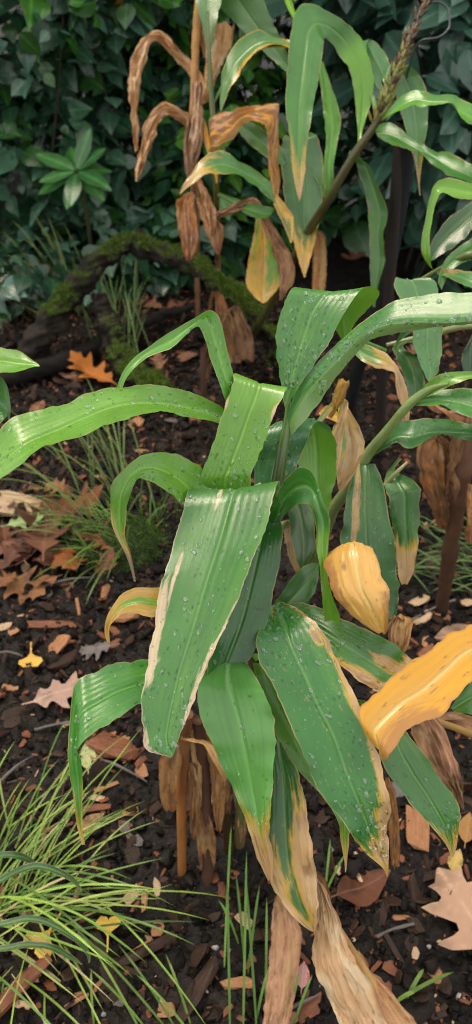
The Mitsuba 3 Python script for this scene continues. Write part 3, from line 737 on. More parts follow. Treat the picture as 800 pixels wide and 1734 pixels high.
# bases of the front clump: brown canes and dead leaves under the leaves
Aw = thing('withered_cane', 'orange brown dead cane standing in the soil under the large front leaf', 'plant')
stem(Aw, [ground_at(308, 1490, -.02), W(308, 1400, 1.30), W(310, 1300, 1.16), W(318, 1210, 1.06)], [.0075, .008, .0085, .008], [(.30, .13, .03), (.42, .17, .05), (.30, .12, .04), (.2, .1, .05)], mat='dry_leaf')
leaf(Aw, [(310, 1230, 318, 1232, 1.08), (280, 1262, 312, 1250, 1.10), (268, 1310, 305, 1320, 1.13), (275, 1355, 300, 1365, 1.17), (288, 1375, 292, 1376, 1.2)], 'rust', 'dry', second='brown', crumple=.008)
leaf(Aw, [(309, 1250, 320, 1250, 1.08), (308, 1252, 325, 1250, 1.05), (345, 1262, 350, 1255, 1.0), (362, 1290, 372, 1275, .98), (380, 1325, 388, 1318, .98)], 'tan', 'dry', second='rust', crumple=.005)
Aw2 = thing('withered_cane', 'dark brown rotting cane with hanging dead leaf behind the orange brown cane', 'plant')
stem(Aw2, [ground_at(352, 1500, -.02), W(350, 1400, 1.30), W(345, 1300, 1.18), W(335, 1220, 1.08)], [.010, .010, .010, .008], [(.10, .05, .03), (.12, .06, .04), (.10, .05, .03)], mat='dry_leaf')
leaf(Aw2, [(318, 1240, 335, 1238, 1.12), (325, 1290, 342, 1280, 1.15), (333, 1340, 342, 1340, 1.18), (336, 1370, 340, 1370, 1.2)], 'tan', 'dry', second='brown', crumple=.006)
leaf(Aw2, [(335, 1370, 345, 1372, 1.25), (330, 1400, 362, 1400, 1.27), (335, 1440, 366, 1445, 1.31), (345, 1480, 360, 1485, 1.36)], 'brown', 'dry', second='rust', crumple=.012)
Aw3 = thing('withered_cane', 'dark cane in deep shade right of the rotting cane', 'plant')
stem(Aw3, [ground_at(388, 1440, -.02), W(384, 1360, 1.30), W(378, 1260, 1.15)], [.009, .009, .008], [(.06, .035, .02), (.07, .05, .02), (.05, .04, .02)], mat='dry_leaf')
leaf(Aw3, [(365, 1250, 390, 1250, 1.18), (365, 1310, 395, 1310, 1.22), (370, 1380, 390, 1380, 1.28)], 'brown', 'dry', second='dark', crumple=.01)

leaf(Aw2, [(338, 1240, 348, 1240, 1.12), (350, 1275, 372, 1270, 1.14), (358, 1330, 385, 1325, 1.19), (362, 1380, 380, 1382, 1.25), (368, 1410, 374, 1411, 1.28)], 'rust', 'dry', second='brown', crumple=.012)
leaf(Aw, [(312, 1290, 318, 1290, 1.15), (318, 1300, 332, 1296, 1.15), (322, 1350, 340, 1350, 1.2), (322, 1400, 334, 1402, 1.26), (326, 1425, 330, 1426, 1.29)], 'brown', 'dry', second='rust', crumple=.012)
leaf(Aw3, [(382, 1330, 388, 1330, 1.26), (392, 1320, 412, 1310, 1.22), (398, 1370, 420, 1365, 1.26), (402, 1410, 416, 1412, 1.31), (408, 1430, 412, 1430, 1.34)], 'brown', 'dry', second='tan', crumple=.012)

# dead right-hand pieces hanging by the orange leaf
Ad = thing('withered_shoot', 'brown crumpled dead shoot lying under the orange leaf at right', 'plant')
stem(Ad, [W(690, 1205, .93), W(740, 1222, .95), W(800, 1245, .98), W(860, 1330, 1.15), ground_at(880, 1420, -.01)], [.003, .0042, .0045, .005, .006], [(.40, .25, .08), (.45, .24, .07), (.35, .16, .05)], mat='dry_leaf')
leaf(Ad, [(692, 1206, 696, 1204, .93), (694, 1226, 740, 1214, .93), (700, 1246, 762, 1252, .93), (712, 1276, 776, 1290, .93), (735, 1312, 786, 1330, .94), (760, 1342, 788, 1350, .95), (775, 1370, 784, 1366, .96)], 'pink', 'dry', second='brown', crumple=.014, bow=-.1)
leaf(Ad, [(740, 1222, 745, 1218, .96), (755, 1232, 765, 1212, .97), (790, 1245, 800, 1215, .98), (830, 1260, 835, 1240, 1.0)], 'pink', 'dry', second='brown', crumple=.014)
leaf(Ad, [(652, 1320, 660, 1318, 1.05), (655, 1360, 672, 1360, 1.08), (660, 1420, 678, 1420, 1.12), (664, 1470, 676, 1472, 1.18)], 'rust', 'dry', second='brown', crumple=.008)

Ab = thing('withered_shoot', 'straw coloured dry curled leaf and yellow stalk at the bottom edge', 'plant')
stem(Ab, [W(538, 1500, .87), W(560, 1548, .865), W(588, 1596, .858), W(622, 1652, .85), W(667, 1734, .84), W(740, 1850, .83), W(800, 1980, .86), ground_at(850, 2100, -.01)], [.002, .003, .004, .005, .006, .006, .006, .006], [(.40, .2, .08), (.65, .45, .16), (.72, .55, .22), (.6, .4, .15)], mat='dry_leaf')
leaf(Ab, [(532, 1482, 545, 1498, .86), (533, 1530, 566, 1538, .85), (528, 1590, 586, 1592, .84), (528, 1645, 606, 1632, .83), (550, 1695, 630, 1680, .825), (580, 1740, 652, 1735, .82), (640, 1820, 700, 1810, .81), (690, 1880, 710, 1875, .81)], (.52, .33, .18), 'dry', second='pale', crumple=.012, bow=-.14, tilt=.2)
leaf(Ab, [(590, 1605, 598, 1612, .862), (608, 1640, 632, 1655, .852), (628, 1685, 656, 1672, .842), (645, 1722, 692, 1716, .835), (690, 1785, 745, 1772, .82), (740, 1830, 750, 1830, .82)], (.45, .25, .13), 'dry', second='pink', crumple=.008, bow=-.1, tilt=-.2)
leaf(Ab, [(530, 1478, 540, 1476, .87), (534, 1505, 556, 1500, .868), (545, 1525, 560, 1522, .868), (555, 1540, 560, 1540, .868)], 'rust', 'dry', second='brown', crumple=.008)

# ------------------------------------------------------------------ right-hand shoot
B = thing('ginger_shoot', 'green ginger shoot slanting to the right behind the foreground plant', 'plant')
pB = [ground_at(505, 1060, -.02), W(530, 960, 1.42), W(561, 871, 1.19), W(595, 819, 1.11), W(621, 773, 1.06), W(660, 725, 1.02), W(696, 682, .99), W(722, 662, .98), W(760, 650, .965)]
stem(B, pB, [.010, .010, .009, .0085, .0075, .0065, .006, .005, .002], [(.10, .11, .04), (.09, .14, .04), (.12, .18, .05), (.2, .26, .08), (.26, .32, .12), (.22, .33, .09)])
leaf(B, [(714, 670, 718, 674, .985), (727, 646, 742, 663, .975), (748, 633, 766, 652, .965), (793, 629, 800, 642, .96), (850, 632, 850, 650, .95), (900, 650, 900, 655, .95)], 'light', tilt=.2, drops=15)
leaf(B, [(697, 680, 702, 687, .99), (730, 662, 735, 687, .98), (765, 659, 762, 691, .97), (800, 658, 800, 708, .96), (850, 670, 850, 725, .95), (920, 700, 915, 735, .95)], (0.076, 0.241, 0.045), tilt=.4, drops=30, edge_col='pale')
leaf(B, [(626, 769, 630, 773, 1.055), (645, 745, 650, 762, 1.04), (670, 724, 672, 751, 1.03), (700, 713, 698, 758, 1.02), (725, 709, 724, 750, 1.01), (760, 714, 750, 742, 1.0), (800, 718, 800, 744, .99), (850, 725, 850, 745, .98), (890, 738, 890, 740, .98)], (0.056, 0.196, 0.045), tilt=.4, drops=30)
leaf(B, [(600, 815, 606, 810, 1.09), (598, 790, 622, 783, 1.07), (596, 788, 640, 784, 1.055), (585, 850, 657, 845, 1.04), (580, 900, 666, 900, 1.035), (582, 960, 673, 960, 1.035), (598, 1010, 677, 1010, 1.04), (635, 1045, 674, 1045, 1.045), (667, 1068, 671, 1068, 1.05)], (0.026, 0.127, 0.021), tilt=-.1, drops=60, rib=1.0, patches=[(.28, .33, .09, .13), (.25, .45, .05, .08)], edge=.0006)
leaf(B, [(676, 775, 680, 778, 1.09), (655, 802, 672, 800, 1.10), (652, 820, 695, 812, 1.09), (653, 835, 713, 829, 1.08), (659, 842, 713, 838, 1.08), (663, 880, 711, 880, 1.085), (669, 925, 708, 925, 1.09), (675, 970, 700, 968, 1.095), (681, 990, 690, 990, 1.1)], (0.040, 0.161, 0.027), tilt=.1, tip=.74)
stem(B, [W(652, 822, 1.10), W(672, 800, 1.09), W(690, 783, 1.09)], [.003, .003, .002], [(.3, .3, .1), (.35, .32, .14)], name='broken_stalk')
leaf(B, [(560, 664, 566, 667, 1.0), (571, 680, 582, 680, .99), (574, 715, 600, 705, .98), (573, 755, 617, 745, .98), (571, 790, 615, 775, .985), (572, 812, 600, 800, .99), (574, 830, 582, 830, 1.0)], 'light', tilt=.05, tip=.65, patches=[(.6, .6, .28, .35), (.95, .4, .2, .2)], edge_col='tan')

E = thing('ginger_shoot', 'green ginger shoot entering from the right edge with a pale cane', 'plant')
pE = [W(655, 584, 1.27), W(730, 566, 1.25), W(800, 551, 1.22), W(900, 560, 1.25), W(1010, 720, 1.4), ground_at(1060, 1000, -.02)]
stem(E, pE, [.003, .005, .006, .007, .009, .010], [(.3, .33, .14), (.28, .34, .13), (.18, .25, .08)])
leaf(E, [(668, 582, 673, 578, 1.26), (685, 520, 735, 515, 1.2), (676, 480, 728, 476, 1.18), (671, 470, 722, 466, 1.17), (670, 490, 740, 484, 1.16), (690, 530, 748, 525, 1.155), (698, 556, 751, 553, 1.15), (702, 592, 749, 600, 1.15), (714, 622, 744, 625, 1.15), (725, 645, 730, 645, 1.15)], (0.076, 0.218, 0.060), tilt=.1, drops=30)
leaf(E, [(655, 590, 653, 596, 1.27), (604, 573, 602, 594, 1.17), (620, 583, 615, 613, 1.15), (645, 592, 640, 622, 1.135), (668, 610, 664, 628, 1.13), (676, 622, 670, 633, 1.13), (688, 650, 673, 660, 1.135), (694, 680, 680, 685, 1.14), (692, 715, 689, 718, 1.15)], (0.064, 0.207, 0.024), tilt=.1, tip=.62, edge_col='tan')
leaf(E, [(700, 575, 705, 580, 1.26), (668, 597, 690, 594, 1.2), (675, 612, 708, 605, 1.2), (685, 640, 719, 640, 1.2), (692, 665, 715, 665, 1.2), (696, 682, 704, 682, 1.2)], (0.028, 0.103, 0.018), tilt=.1)
leaf(E, [(810, 545, 812, 560, 1.25), (790, 590, 812, 570, 1.25), (782, 610, 815, 620, 1.26), (790, 640, 812, 645, 1.27)], (0.035, .10, .035))

E2 = thing('ginger_shoot', 'green ginger shoot at the upper right edge with a sharply bent leaf', 'plant')
stem(E2, [W(715, 472, 1.36), W(750, 453, 1.33), W(800, 430, 1.29), W(900, 430, 1.3), W(1040, 600, 1.55), ground_at(1100, 760, -.02)], [.003, .0045, .006, .007, .009, .01], [(.15, .2, .05), (.2, .26, .08), (.15, .2, .06)])
leaf(E2, [(900, 425, 905, 435, 1.3), (880, 340, 880, 370, 1.24), (840, 316, 840, 345, 1.2), (800, 312, 800, 337, 1.2), (765, 303, 772, 333, 1.2), (742, 307, 752, 326, 1.2), (733, 318, 745, 330, 1.2), (724, 355, 736, 355, 1.21), (716, 395, 729, 395, 1.22), (714, 425, 729, 430, 1.23), (731, 455, 734, 456, 1.25)], 'lime', tilt=.1, spots=0)
leaf(E2, [(880, 420, 882, 428, 1.31), (850, 320, 860, 380, 1.4), (800, 338, 800, 385, 1.4), (765, 365, 785, 405, 1.4), (735, 405, 755, 425, 1.4), (728, 440, 735, 440, 1.4)], (0.028, 0.098, 0.027), tilt=.2, spots=0)
leaf(E2, [(825, 425, 828, 432, 1.29), (815, 392, 815, 432, 1.3), (780, 415, 795, 440, 1.3), (755, 440, 768, 456, 1.3), (742, 478, 748, 490, 1.3)], (0.044, 0.172, 0.027), tilt=.2, spots=0)
leaf(E2, [(738, 460, 740, 464, 1.33), (768, 456, 765, 472, 1.27), (800, 460, 800, 488, 1.23), (850, 475, 850, 500, 1.22), (880, 490, 880, 492, 1.22)], (0.080, 0.230, 0.060), tilt=.3, patches=[(.1, .2, .2, .2)])
leaf(E2, [(905, 425, 910, 432, 1.3), (890, 330, 890, 350, 1.4), (860, 308, 860, 340, 1.45), (800, 278, 800, 312, 1.5), (770, 265, 760, 295, 1.52), (720, 245, 714, 262, 1.56), (668, 209, 664, 243, 1.6), (634, 216, 640, 230, 1.62)], (0.060, 0.230, 0.033), tilt=.3, spots=0)

# ------------------------------------------------------------------ flowering shoot behind
Cc = thing('ginger_shoot', 'leaning ginger shoot with a spent brown seed spike at the top', 'plant')
pC = [ground_at(405, 600, -.02), W(445, 537, 2.25), W(470, 492, 2.05), W(500, 432, 1.85), W(530, 380, 1.73), W(562, 328, 1.62), (W(600, 262, 1.56)), W(640, 203, 1.52), W(660, 150, 1.5), W(685, 85, 1.49), W(722, -5, 1.48), W(735, -40, 1.48)]
stem(Cc, pC, [.012, .011, .011, .0105, .010, .009, .0085, .007, .006, .005, .004, .002], [(.05, .05, .02), (.06, .08, .02), (.09, .10, .025), (.07, .07, .02), (.10, .09, .03), (.08, .05, .03)], mat='wet_leaf')
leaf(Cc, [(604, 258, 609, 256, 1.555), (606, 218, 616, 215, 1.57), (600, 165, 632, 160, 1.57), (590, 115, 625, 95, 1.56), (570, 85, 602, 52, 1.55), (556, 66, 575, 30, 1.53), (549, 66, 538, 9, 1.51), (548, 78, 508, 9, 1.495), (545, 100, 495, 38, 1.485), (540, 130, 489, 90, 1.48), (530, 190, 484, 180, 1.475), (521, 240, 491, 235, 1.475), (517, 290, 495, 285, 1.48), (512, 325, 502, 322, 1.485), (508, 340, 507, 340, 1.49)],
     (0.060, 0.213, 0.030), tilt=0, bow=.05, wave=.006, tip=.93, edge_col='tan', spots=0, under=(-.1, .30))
leaf(Cc, [(552, 340, 560, 338, 1.66), (548, 322, 566, 320, 1.64), (549, 270, 566, 280, 1.62), (552, 225, 573, 235, 1.62), (547, 180, 576, 190, 1.62), (541, 130, 560, 140, 1.62), (538, 95, 548, 105, 1.62)], (0.088, 0.287, 0.018), tilt=.1, spots=0)
leaf(Cc, [(553, 345, 556, 348, 1.68), (500, 240, 520, 225, 1.78), (478, 236, 540, 236, 1.75), (478, 290, 549, 290, 1.75), (484, 350, 545, 350, 1.75), (494, 400, 537, 400, 1.75), (506, 440, 527, 435, 1.75), (515, 469, 517, 469, 1.75)], (0.056, 0.161, 0.045), tilt=.1, tip=.86, spots=.1, edge_col='yellow')
leaf(Cc, [(648, 190, 652, 186, 1.52), (655, 120, 690, 108, 1.58), (664, 140, 712, 128, 1.6), (675, 175, 725, 165, 1.6), (688, 220, 724, 220, 1.6), (700, 262, 717, 265, 1.6), (707, 298, 712, 300, 1.6), (711, 330, 713, 330, 1.6)], (0.080, 0.218, 0.066), tilt=.1, tip=.88, spots=0)
leaf(Cc, [(640, 206, 644, 210, 1.52), (658, 186, 662, 194, 1.5), (680, 163, 685, 184, 1.48), (702, 150, 705, 179, 1.47), (730, 161, 735, 177, 1.46), (758, 162, 760, 177, 1.45), (780, 168, 785, 200, 1.45), (800, 176, 800, 211, 1.45), (850, 210, 845, 235, 1.45), (880, 240, 880, 243, 1.45)], (0.104, 0.310, 0.036), tilt=.3, spots=0)
leaf(Cc, [(640, 210, 644, 206, 1.53), (612, 88, 640, 74, 1.7), (625, 122, 656, 95, 1.7), (640, 147, 667, 125, 1.7), (660, 170, 672, 155, 1.7)], (0.080, 0.230, 0.066), tilt=.1, spots=0)
leaf(Cc, [(590, 285, 594, 282, 1.585), (600, 268, 614, 270, 1.72), (606, 285, 630, 285, 1.73), (617, 318, 643, 320, 1.73), (623, 352, 656, 355, 1.73), (626, 395, 650, 400, 1.73), (628, 440, 652, 440, 1.73), (629, 490, 640, 488, 1.74), (632, 520, 636, 520, 1.75)], (0.056, 0.172, 0.036), tilt=.3, bow=.2, spots=0)
leaf(Cc, [(522, 395, 530, 390, 1.74), (533, 405, 552, 403, 1.78), (530, 440, 554, 440, 1.8), (529, 480, 552, 480, 1.8), (535, 502, 545, 502, 1.8)], 'rust', 'dry', second='tan', crumple=.008)
leaf(Cc, [(500, 0, 506, -2, 1.7), (480, -8, 488, -20, 1.75), (487, 12, 496, 5, 1.7), (497, 32, 503, 28, 1.66), (502, 42, 505, 40, 1.65)], 'lime', spots=0)
# seed spike: bracts round the upper stem
axis = [W(635, 212, 1.522), W(660, 150, 1.5), W(685, 85, 1.49), W(722, -5, 1.48), W(735, -40, 1.48)]
ax_s = np.linspace(0, 1, len(axis))
axp = PchipInterpolator(ax_s, np.array(axis), axis=0)
bv = np.array([[0, 0, 0], [.22, .10, .35], [-.22, .10, .35], [0, .22, .4], [.17, .12, .75], [-.17, .12, .75], [0, .22, .75], [0, .08, 1.15], [0, -.02, .5]])
bf = np.array([[0, 3, 1], [0, 2, 3], [1, 3, 6], [1, 6, 4], [3, 2, 5], [3, 5, 6], [4, 6, 7], [6, 5, 7], [0, 1, 8], [0, 8, 2], [1, 4, 8], [8, 5, 2], [4, 7, 8], [8, 7, 5]])
BRACT = []
for c in [(.22, .24, .05), (.30, .26, .06), (.20, .11, .05), (.30, .17, .09), (.08, .045, .03)]:
    BRACT.append(mikit.ply((bv, bf), 'hedge_leaf', uv=np.stack([.3 + 0 * bv[:, 0], tone_id(c) + .5 + 0 * bv[:, 0]], 1)))
for i in range(150):
    s = (i + .5) / 150
    p = axp(s)
    tdir = axp(min(s + .02, 1)) - axp(max(s - .02, 0))
    tdir /= np.linalg.norm(tdir)
    a = i * 2.3999 + rnd.uniform(-.2, .2)
    e1 = np.cross(tdir, [0, 1, 0]); e1 /= np.linalg.norm(e1)
    e2 = np.cross(tdir, e1)
    out = math.cos(a) * e1 + math.sin(a) * e2
    lean = 0.5 + rnd.uniform(-.2, .25)
    zax = tdir * math.cos(lean) + out * math.sin(lean)
    xax = np.cross(out, zax); xax /= np.linalg.norm(xax)
    yax = np.cross(zax, xax)
    L = rnd.uniform(.017, .027) * (1 - .35 * s)
    R = np.stack([xax * L * .9, yax * L * .9, zax * L], 1)
    tone = (0 if s < .35 else 1 if s < .5 else 2) + (rnd.random() < .5) + (s > .6) * (rnd.random() < .5)
    if rnd.random() < .2:
        tone = 4
    put_shape('bract', BRACT[min(4, int(tone))], Cc, mat4(R, p + out * .0035))

# half withered shoot
Dd = thing('ginger_shoot', 'half withered ginger shoot with yellow, green and brown leaves on an upright cane', 'plant')
pD = [ground_at(372, 540, -.02), W(370, 462, 2.80), W(368, 380, 2.2), W(366, 300, 1.88), W(364, 240, 1.80), W(358, 160, 1.76), W(354, 80, 1.74), W(352, 20, 1.74)]
stem(Dd, pD, [.009, .009, .008, .0075, .007, .006, .005, .003], [(.3, .17, .08), (.34, .18, .08), (.28, .19, .06), (.16, .17, .04), (.15, .17, .04), (.1, .14, .03)])
leaf(Dd, [(356, 100, 358, 90, 1.75), (330, -60, 420, -60, 1.8), (358, -2, 446, -2, 1.8), (400, 40, 463, 40, 1.8), (445, 85, 482, 75, 1.8), (478, 115, 495, 105, 1.8), (510, 140, 512, 138, 1.8)], (0.080, 0.196, 0.051), tilt=.2, spots=.1)
leaf(Dd, [(360, 180, 363, 175, 1.77), (440, 70, 448, 82, 1.72), (492, 66, 490, 80, 1.7), (455, 55, 462, 77, 1.7), (425, 55, 432, 92, 1.7), (395, 78, 408, 118, 1.7), (380, 113, 393, 142, 1.7), (373, 150, 382, 165, 1.7), (373, 186, 375, 187, 1.7)], (0.068, 0.207, 0.033), tilt=.2, edge=.0006, patches=[(.95, .5, .15, .3), (.05, .42, .3, .05)], edge_col='yellow')
leaf(Dd, [(366, 262, 366, 250, 1.79), (365, 246, 361, 195, 1.72), (392, 232, 385, 188, 1.69), (415, 207, 415, 178, 1.68), (440, 205, 445, 173, 1.67), (452, 215, 476, 176, 1.67), (455, 240, 474, 225, 1.68), (455, 270, 472, 265, 1.69), (458, 300, 475, 300, 1.7), (463, 332, 472, 332, 1.7)], (.55, .26, .05), 'dry', second='pink', crumple=.016, bow=-.08)
leaf(Dd, [(366, 240, 368, 232, 1.80), (404, 222, 415, 204, 1.76), (425, 246, 445, 218, 1.75), (450, 266, 470, 240, 1.75), (482, 280, 485, 270, 1.75)], (0.080, 0.218, 0.060), edge=.0006, spots=0)
leaf(Dd, [(368, 330, 370, 325, 1.92), (465, 338, 460, 338, 1.7), (456, 305, 445, 323, 1.69), (430, 282, 428, 311, 1.68), (400, 267, 400, 297, 1.66), (370, 255, 372, 293, 1.65), (335, 275, 345, 296, 1.64), (315, 305, 320, 315, 1.64), (304, 327, 306, 328, 1.65)], (0.068, 0.207, 0.045), tilt=.3, tip=.86, edge_col='tan', spots=0)
leaf(Dd, [(440, 320, 446, 318, 1.72), (455, 326, 463, 322, 1.7), (465, 346, 483, 345, 1.7), (475, 370, 497, 368, 1.7), (484, 390, 497, 392, 1.7), (492, 411, 494, 411, 1.7)], 'olive', edge=.003, patches=[(.6, .4, .35, .25), (1, .7, .3, .3)], edge_col='yellow')
leaf(Dd, [(372, 365, 376, 362, 2.0), (434, 368, 448, 370, 1.9), (430, 395, 462, 395, 1.9), (421, 440, 474, 435, 1.9), (416, 475, 476, 478, 1.9), (428, 498, 462, 500, 1.9), (444, 513, 448, 513, 1.9)], 'lime', edge=.004, patches=[(.5, .35, .14, .3), (.4, .7, .18, .3), (0, .8, .2, .3)], tip=.85, edge_col='yellow', spots=.2)
leaf(Dd, [(370, 362, 374, 368, 1.98), (376, 355, 382, 366, 1.87), (402, 342, 406, 358, 1.84), (430, 333, 426, 361, 1.83), (450, 356, 440, 374, 1.82), (470, 392, 453, 402, 1.82), (489, 425, 467, 437, 1.82), (499, 455, 473, 467, 1.82), (492, 482, 473, 488, 1.82), (476, 508, 473, 508, 1.83)], 'pink', 'dry', second='brown', crumple=.022, bow=-.08)
leaf(Dd, [(366, 290, 370, 285, 1.87), (362, 250, 378, 235, 1.82), (355, 215, 362, 195, 1.82), (352, 205, 356, 195, 1.83)], 'lime', spots=0)

D1 = thing('withered_shoot', 'tall brown dead ginger cane with two hooked hanging leaves', 'plant')
stem(D1, [ground_at(335, 545, -.02), W(334, 440, 2.78), W(332, 340, 2.2), W(328, 270, 1.92), W(328, 200, 1.88), W(331, 100, 1.85), W(337, 0, 1.83), W(342, -60, 1.83)], [.009, .009, .008, .009, .010, .009, .010, .008], [(.22, .12, .07), (.34, .18, .10), (.40, .24, .15), (.50, .28, .14), (.60, .32, .09)], mat='dry_leaf', rough=.006)
leaf(D1, [(330, 160, 338, 155, 1.87), (322, 134, 335, 118, 1.9), (290, 96, 299, 78, 1.89), (268, 74, 275, 55, 1.88), (252, 88, 240, 69, 1.87), (243, 125, 222, 110, 1.87), (237, 180, 220, 165, 1.87), (237, 226, 226, 225, 1.87), (233, 254, 232, 254, 1.87)], (.66, .42, .24), 'dry', second='rust', crumple=.022, bow=-.10, tilt=.3)
leaf(D1, [(322, 240, 328, 236, 1.89), (310, 212, 320, 192, 1.87), (292, 198, 298, 179, 1.86), (272, 202, 275, 174, 1.85), (264, 224, 252, 200, 1.85), (254, 254, 241, 240, 1.85), (241, 284, 233, 279, 1.85), (235, 307, 232, 307, 1.86)], (.66, .42, .24), 'dry', second='rust', crumple=.022, bow=-.10, tilt=.3)
leaf(D1, [(345, 98, 386, 95, 1.86), (340, 60, 395, 78, 1.85), (331, 41, 396, 43, 1.83), (346, 66, 390, 72, 1.82), (348, 105, 375, 112, 1.82), (344, 140, 362, 142, 1.82), (339, 178, 352, 172, 1.835)], (.56, .32, .14), 'dry', second='pale', crumple=.018, bow=-.1)
leaf(D1, [(326, 140, 344, 138, 1.84), (324, 200, 344, 190, 1.84), (319, 240, 345, 225, 1.84), (319, 278, 332, 278, 1.86)], (.55, .36, .25), 'dry', second='brown', crumple=.020, bow=-.25)
leaf(D1, [(326, 330, 333, 328, 2.02), (298, 351, 328, 344, 1.96), (301, 385, 337, 385, 1.95), (308, 420, 334, 423, 1.96), (315, 440, 325, 440, 1.97)], 'rust', 'dry', second='pink', crumple=.022, bow=-.1)
leaf(D1, [(332, 335, 340, 330, 2.02), (338, 358, 362, 362, 1.94), (348, 390, 380, 385, 1.92), (362, 420, 379, 410, 1.93), (370, 432, 374, 430, 1.94)], 'pink', 'dry', second='rust', crumple=.012)
leaf(D1, [(332, 225, 337, 220, 1.89), (338, 205, 346, 200, 1.86), (345, 240, 355, 230, 1.85), (362, 290, 368, 285, 1.84), (366, 310, 368, 310, 1.84)], 'tan', 'dry', second='orange', crumple=.004)

leaf(D1, [(333, 300, 338, 298, 1.93), (338, 312, 352, 318, 1.90), (345, 340, 364, 345, 1.90), (352, 372, 366, 376, 1.91), (356, 398, 362, 400, 1.92)], (.55, .34, .2), 'dry', second='rust', crumple=.018)
leaf(D1, [(330, 180, 333, 176, 1.88), (316, 205, 330, 196, 1.87), (310, 240, 328, 240, 1.87), (312, 275, 326, 278, 1.88), (316, 300, 322, 302, 1.89)], (.5, .32, .22), 'dry', second='brown', crumple=.020)
leaf(D1, [(338, 60, 342, 55, 1.85), (352, 50, 362, 40, 1.87), (366, 62, 378, 58, 1.88), (366, 85, 380, 88, 1.88), (370, 100, 376, 102, 1.88)], 'orange', 'yellow', crumple=.008)
Dl = thing('withered_shoot', 'low clump of brown dead stalks behind the mossy branch', 'plant')
stem(Dl, [ground_at(345, 690, -.02), W(345, 640, 2.35), W(344, 590, 2.3)], [.010, .010, .008], [(.10, .055, .035), (.12, .06, .04)], mat='dry_leaf')
leaf(Dl, [(345, 640, 352, 640, 2.34), (362, 497, 376, 500, 2.3), (366, 530, 393, 535, 2.3), (372, 570, 406, 570, 2.32), (385, 615, 410, 615, 2.35)], 'brown', 'dry', second='rust', crumple=.015)
leaf(Dl, [(348, 645, 354, 645, 2.36), (395, 530, 410, 528, 2.28), (398, 560, 425, 560, 2.3), (402, 610, 430, 612, 2.35)], (.26, .13, .08), 'dry', second='brown', crumple=.015)

Rr = thing('withered_cane', 'thick brown dead cane with torn sheaths at the right edge', 'plant')
stem(Rr, [ground_at(750, 1032, -.02), W(762, 942, 1.68), W(774, 870, 1.60), W(788, 780, 1.52), W(796, 720, 1.48)], [.014, .016, .017, .016, .012], [(.07, .035, .022), (.09, .045, .028), (.14, .07, .04), (.20, .10, .06)], mat='dry_leaf', rough=.01)
leaf(Rr, [(782, 790, 792, 788, 1.53), (712, 740, 762, 735, 1.52), (706, 790, 772, 780, 1.53), (726, 850, 768, 850, 1.58), (745, 898, 764, 895, 1.64)], (.20, .10, .05), 'dry', second='rust', crumple=.018, bow=-.15)
leaf(Rr, [(786, 750, 796, 748, 1.5), (770, 690, 815, 690, 1.46), (760, 760, 802, 760, 1.5), (754, 820, 795, 812, 1.55), (758, 872, 778, 870, 1.6)], (.26, .13, .08), 'dry', second='brown', crumple=.018, bow=-.2)
leaf(Rr, [(790, 720, 796, 720, 1.49), (680, 660, 692, 655, 1.5), (735, 680, 750, 700, 1.46), (760, 705, 790, 700, 1.46), (790, 730, 800, 728, 1.47)], 'pink', 'dry', second='rust', crumple=.012)
leaf(Rr, [(792, 820, 805, 820, 1.5), (790, 860, 815, 860, 1.5), (792, 920, 812, 920, 1.53)], 'rust', 'dry', second='brown', crumple=.012)

# left edge plant
L_ = thing('ginger_shoot', 'green leaves of a ginger shoot reaching in at the left edge', 'plant')
stem(L_, [ground_at(-220, 1300, -.02), W(-160, 1000, 1.0), W(-110, 700, .80), W(-80, 610, .77)], [.009, .009, .007, .003], [(.1, .15, .04), (.1, .2, .04)])
leaf(L_, [(-85, 618, -84, 628, .77), (-60, 590, -60, 655, .755), (0, 585, 0, 631, .742), (30, 592, 30, 631, .738), (55, 606, 52, 623, .737), (67, 617, 67, 619, .737)], 'light', tilt=.3, drops=10)
leaf(L_, [(-95, 655, -98, 665, .785), (-50, 625, -55, 705, .765), (-5, 634, -12, 722, .76), (12, 655, 2, 716, .76), (18, 685, 12, 705, .762), (17, 712, 15, 713, .765)], 'mid', tilt=.2)

# ------------------------------------------------------------------ stake with hook, and pipe
St = thing('garden_stake', 'dark brown upright garden stake with a curled wire hook at the top', 'garden stake')
scene['stake_wood'] = {'type': 'principled', 'base_color': mikit.proc(lambda p, n, uv: mikit.mix((0.012, 0.009, 0.008), (0.035, 0.024, 0.02), mikit.fbm(p.x * 150, p.y * 150, p.z * 8, 3))), 'roughness': 0.6}
scene['black_plastic'] = {'type': 'principled', 'base_color': mikit.proc(lambda p, n, uv: mikit.mix((0.010, 0.011, 0.013), (0.022, 0.024, 0.028), mikit.fbm(p.x * 30, p.y * 30, p.z * 30, 3))), 'roughness': 0.38}
scene['wire'] = {'type': 'principled', 'base_color': {'type': 'rgb', 'value': (0.10, 0.105, 0.11)}, 'roughness': 0.4, 'metallic': 0.6}
V, f, _ = tube([ground_at(646, 765, -.03), W(652, 560, 1.98), W(672, 330, 1.75), W(682, 205, 1.66)], [.015] * 4, 14)
put('post', (V, f), 'stake_wood', St, smooth=40)
hook = [W(682, 207, 1.66), W(686, 150, 1.62), W(700, 90, 1.56), W(714, 68, 1.53), W(744, 62, 1.52), W(762, 41, 1.52), W(760, 16, 1.52), W(741, 2, 1.52), W(722, 8, 1.52)]
V, f, _ = tube(hook, [.0022] * len(hook), 8, n=60)
put('wire_hook', (V, f), 'wire', St, smooth=True)
Pp = thing('pipe', 'black plastic pipe leaning against the brown garden stake', 'pipe')
V, f, _ = tube([ground_at(585, 712, -.03), W(603, 640, 2.14), W(630, 545, 1.98), W(664, 420, 1.84), W(684, 300, 1.73), (W(692, 205, 1.645))], [.0185] * 6, 18)
put('tube', (V, f), 'black_plastic', Pp, smooth=40)


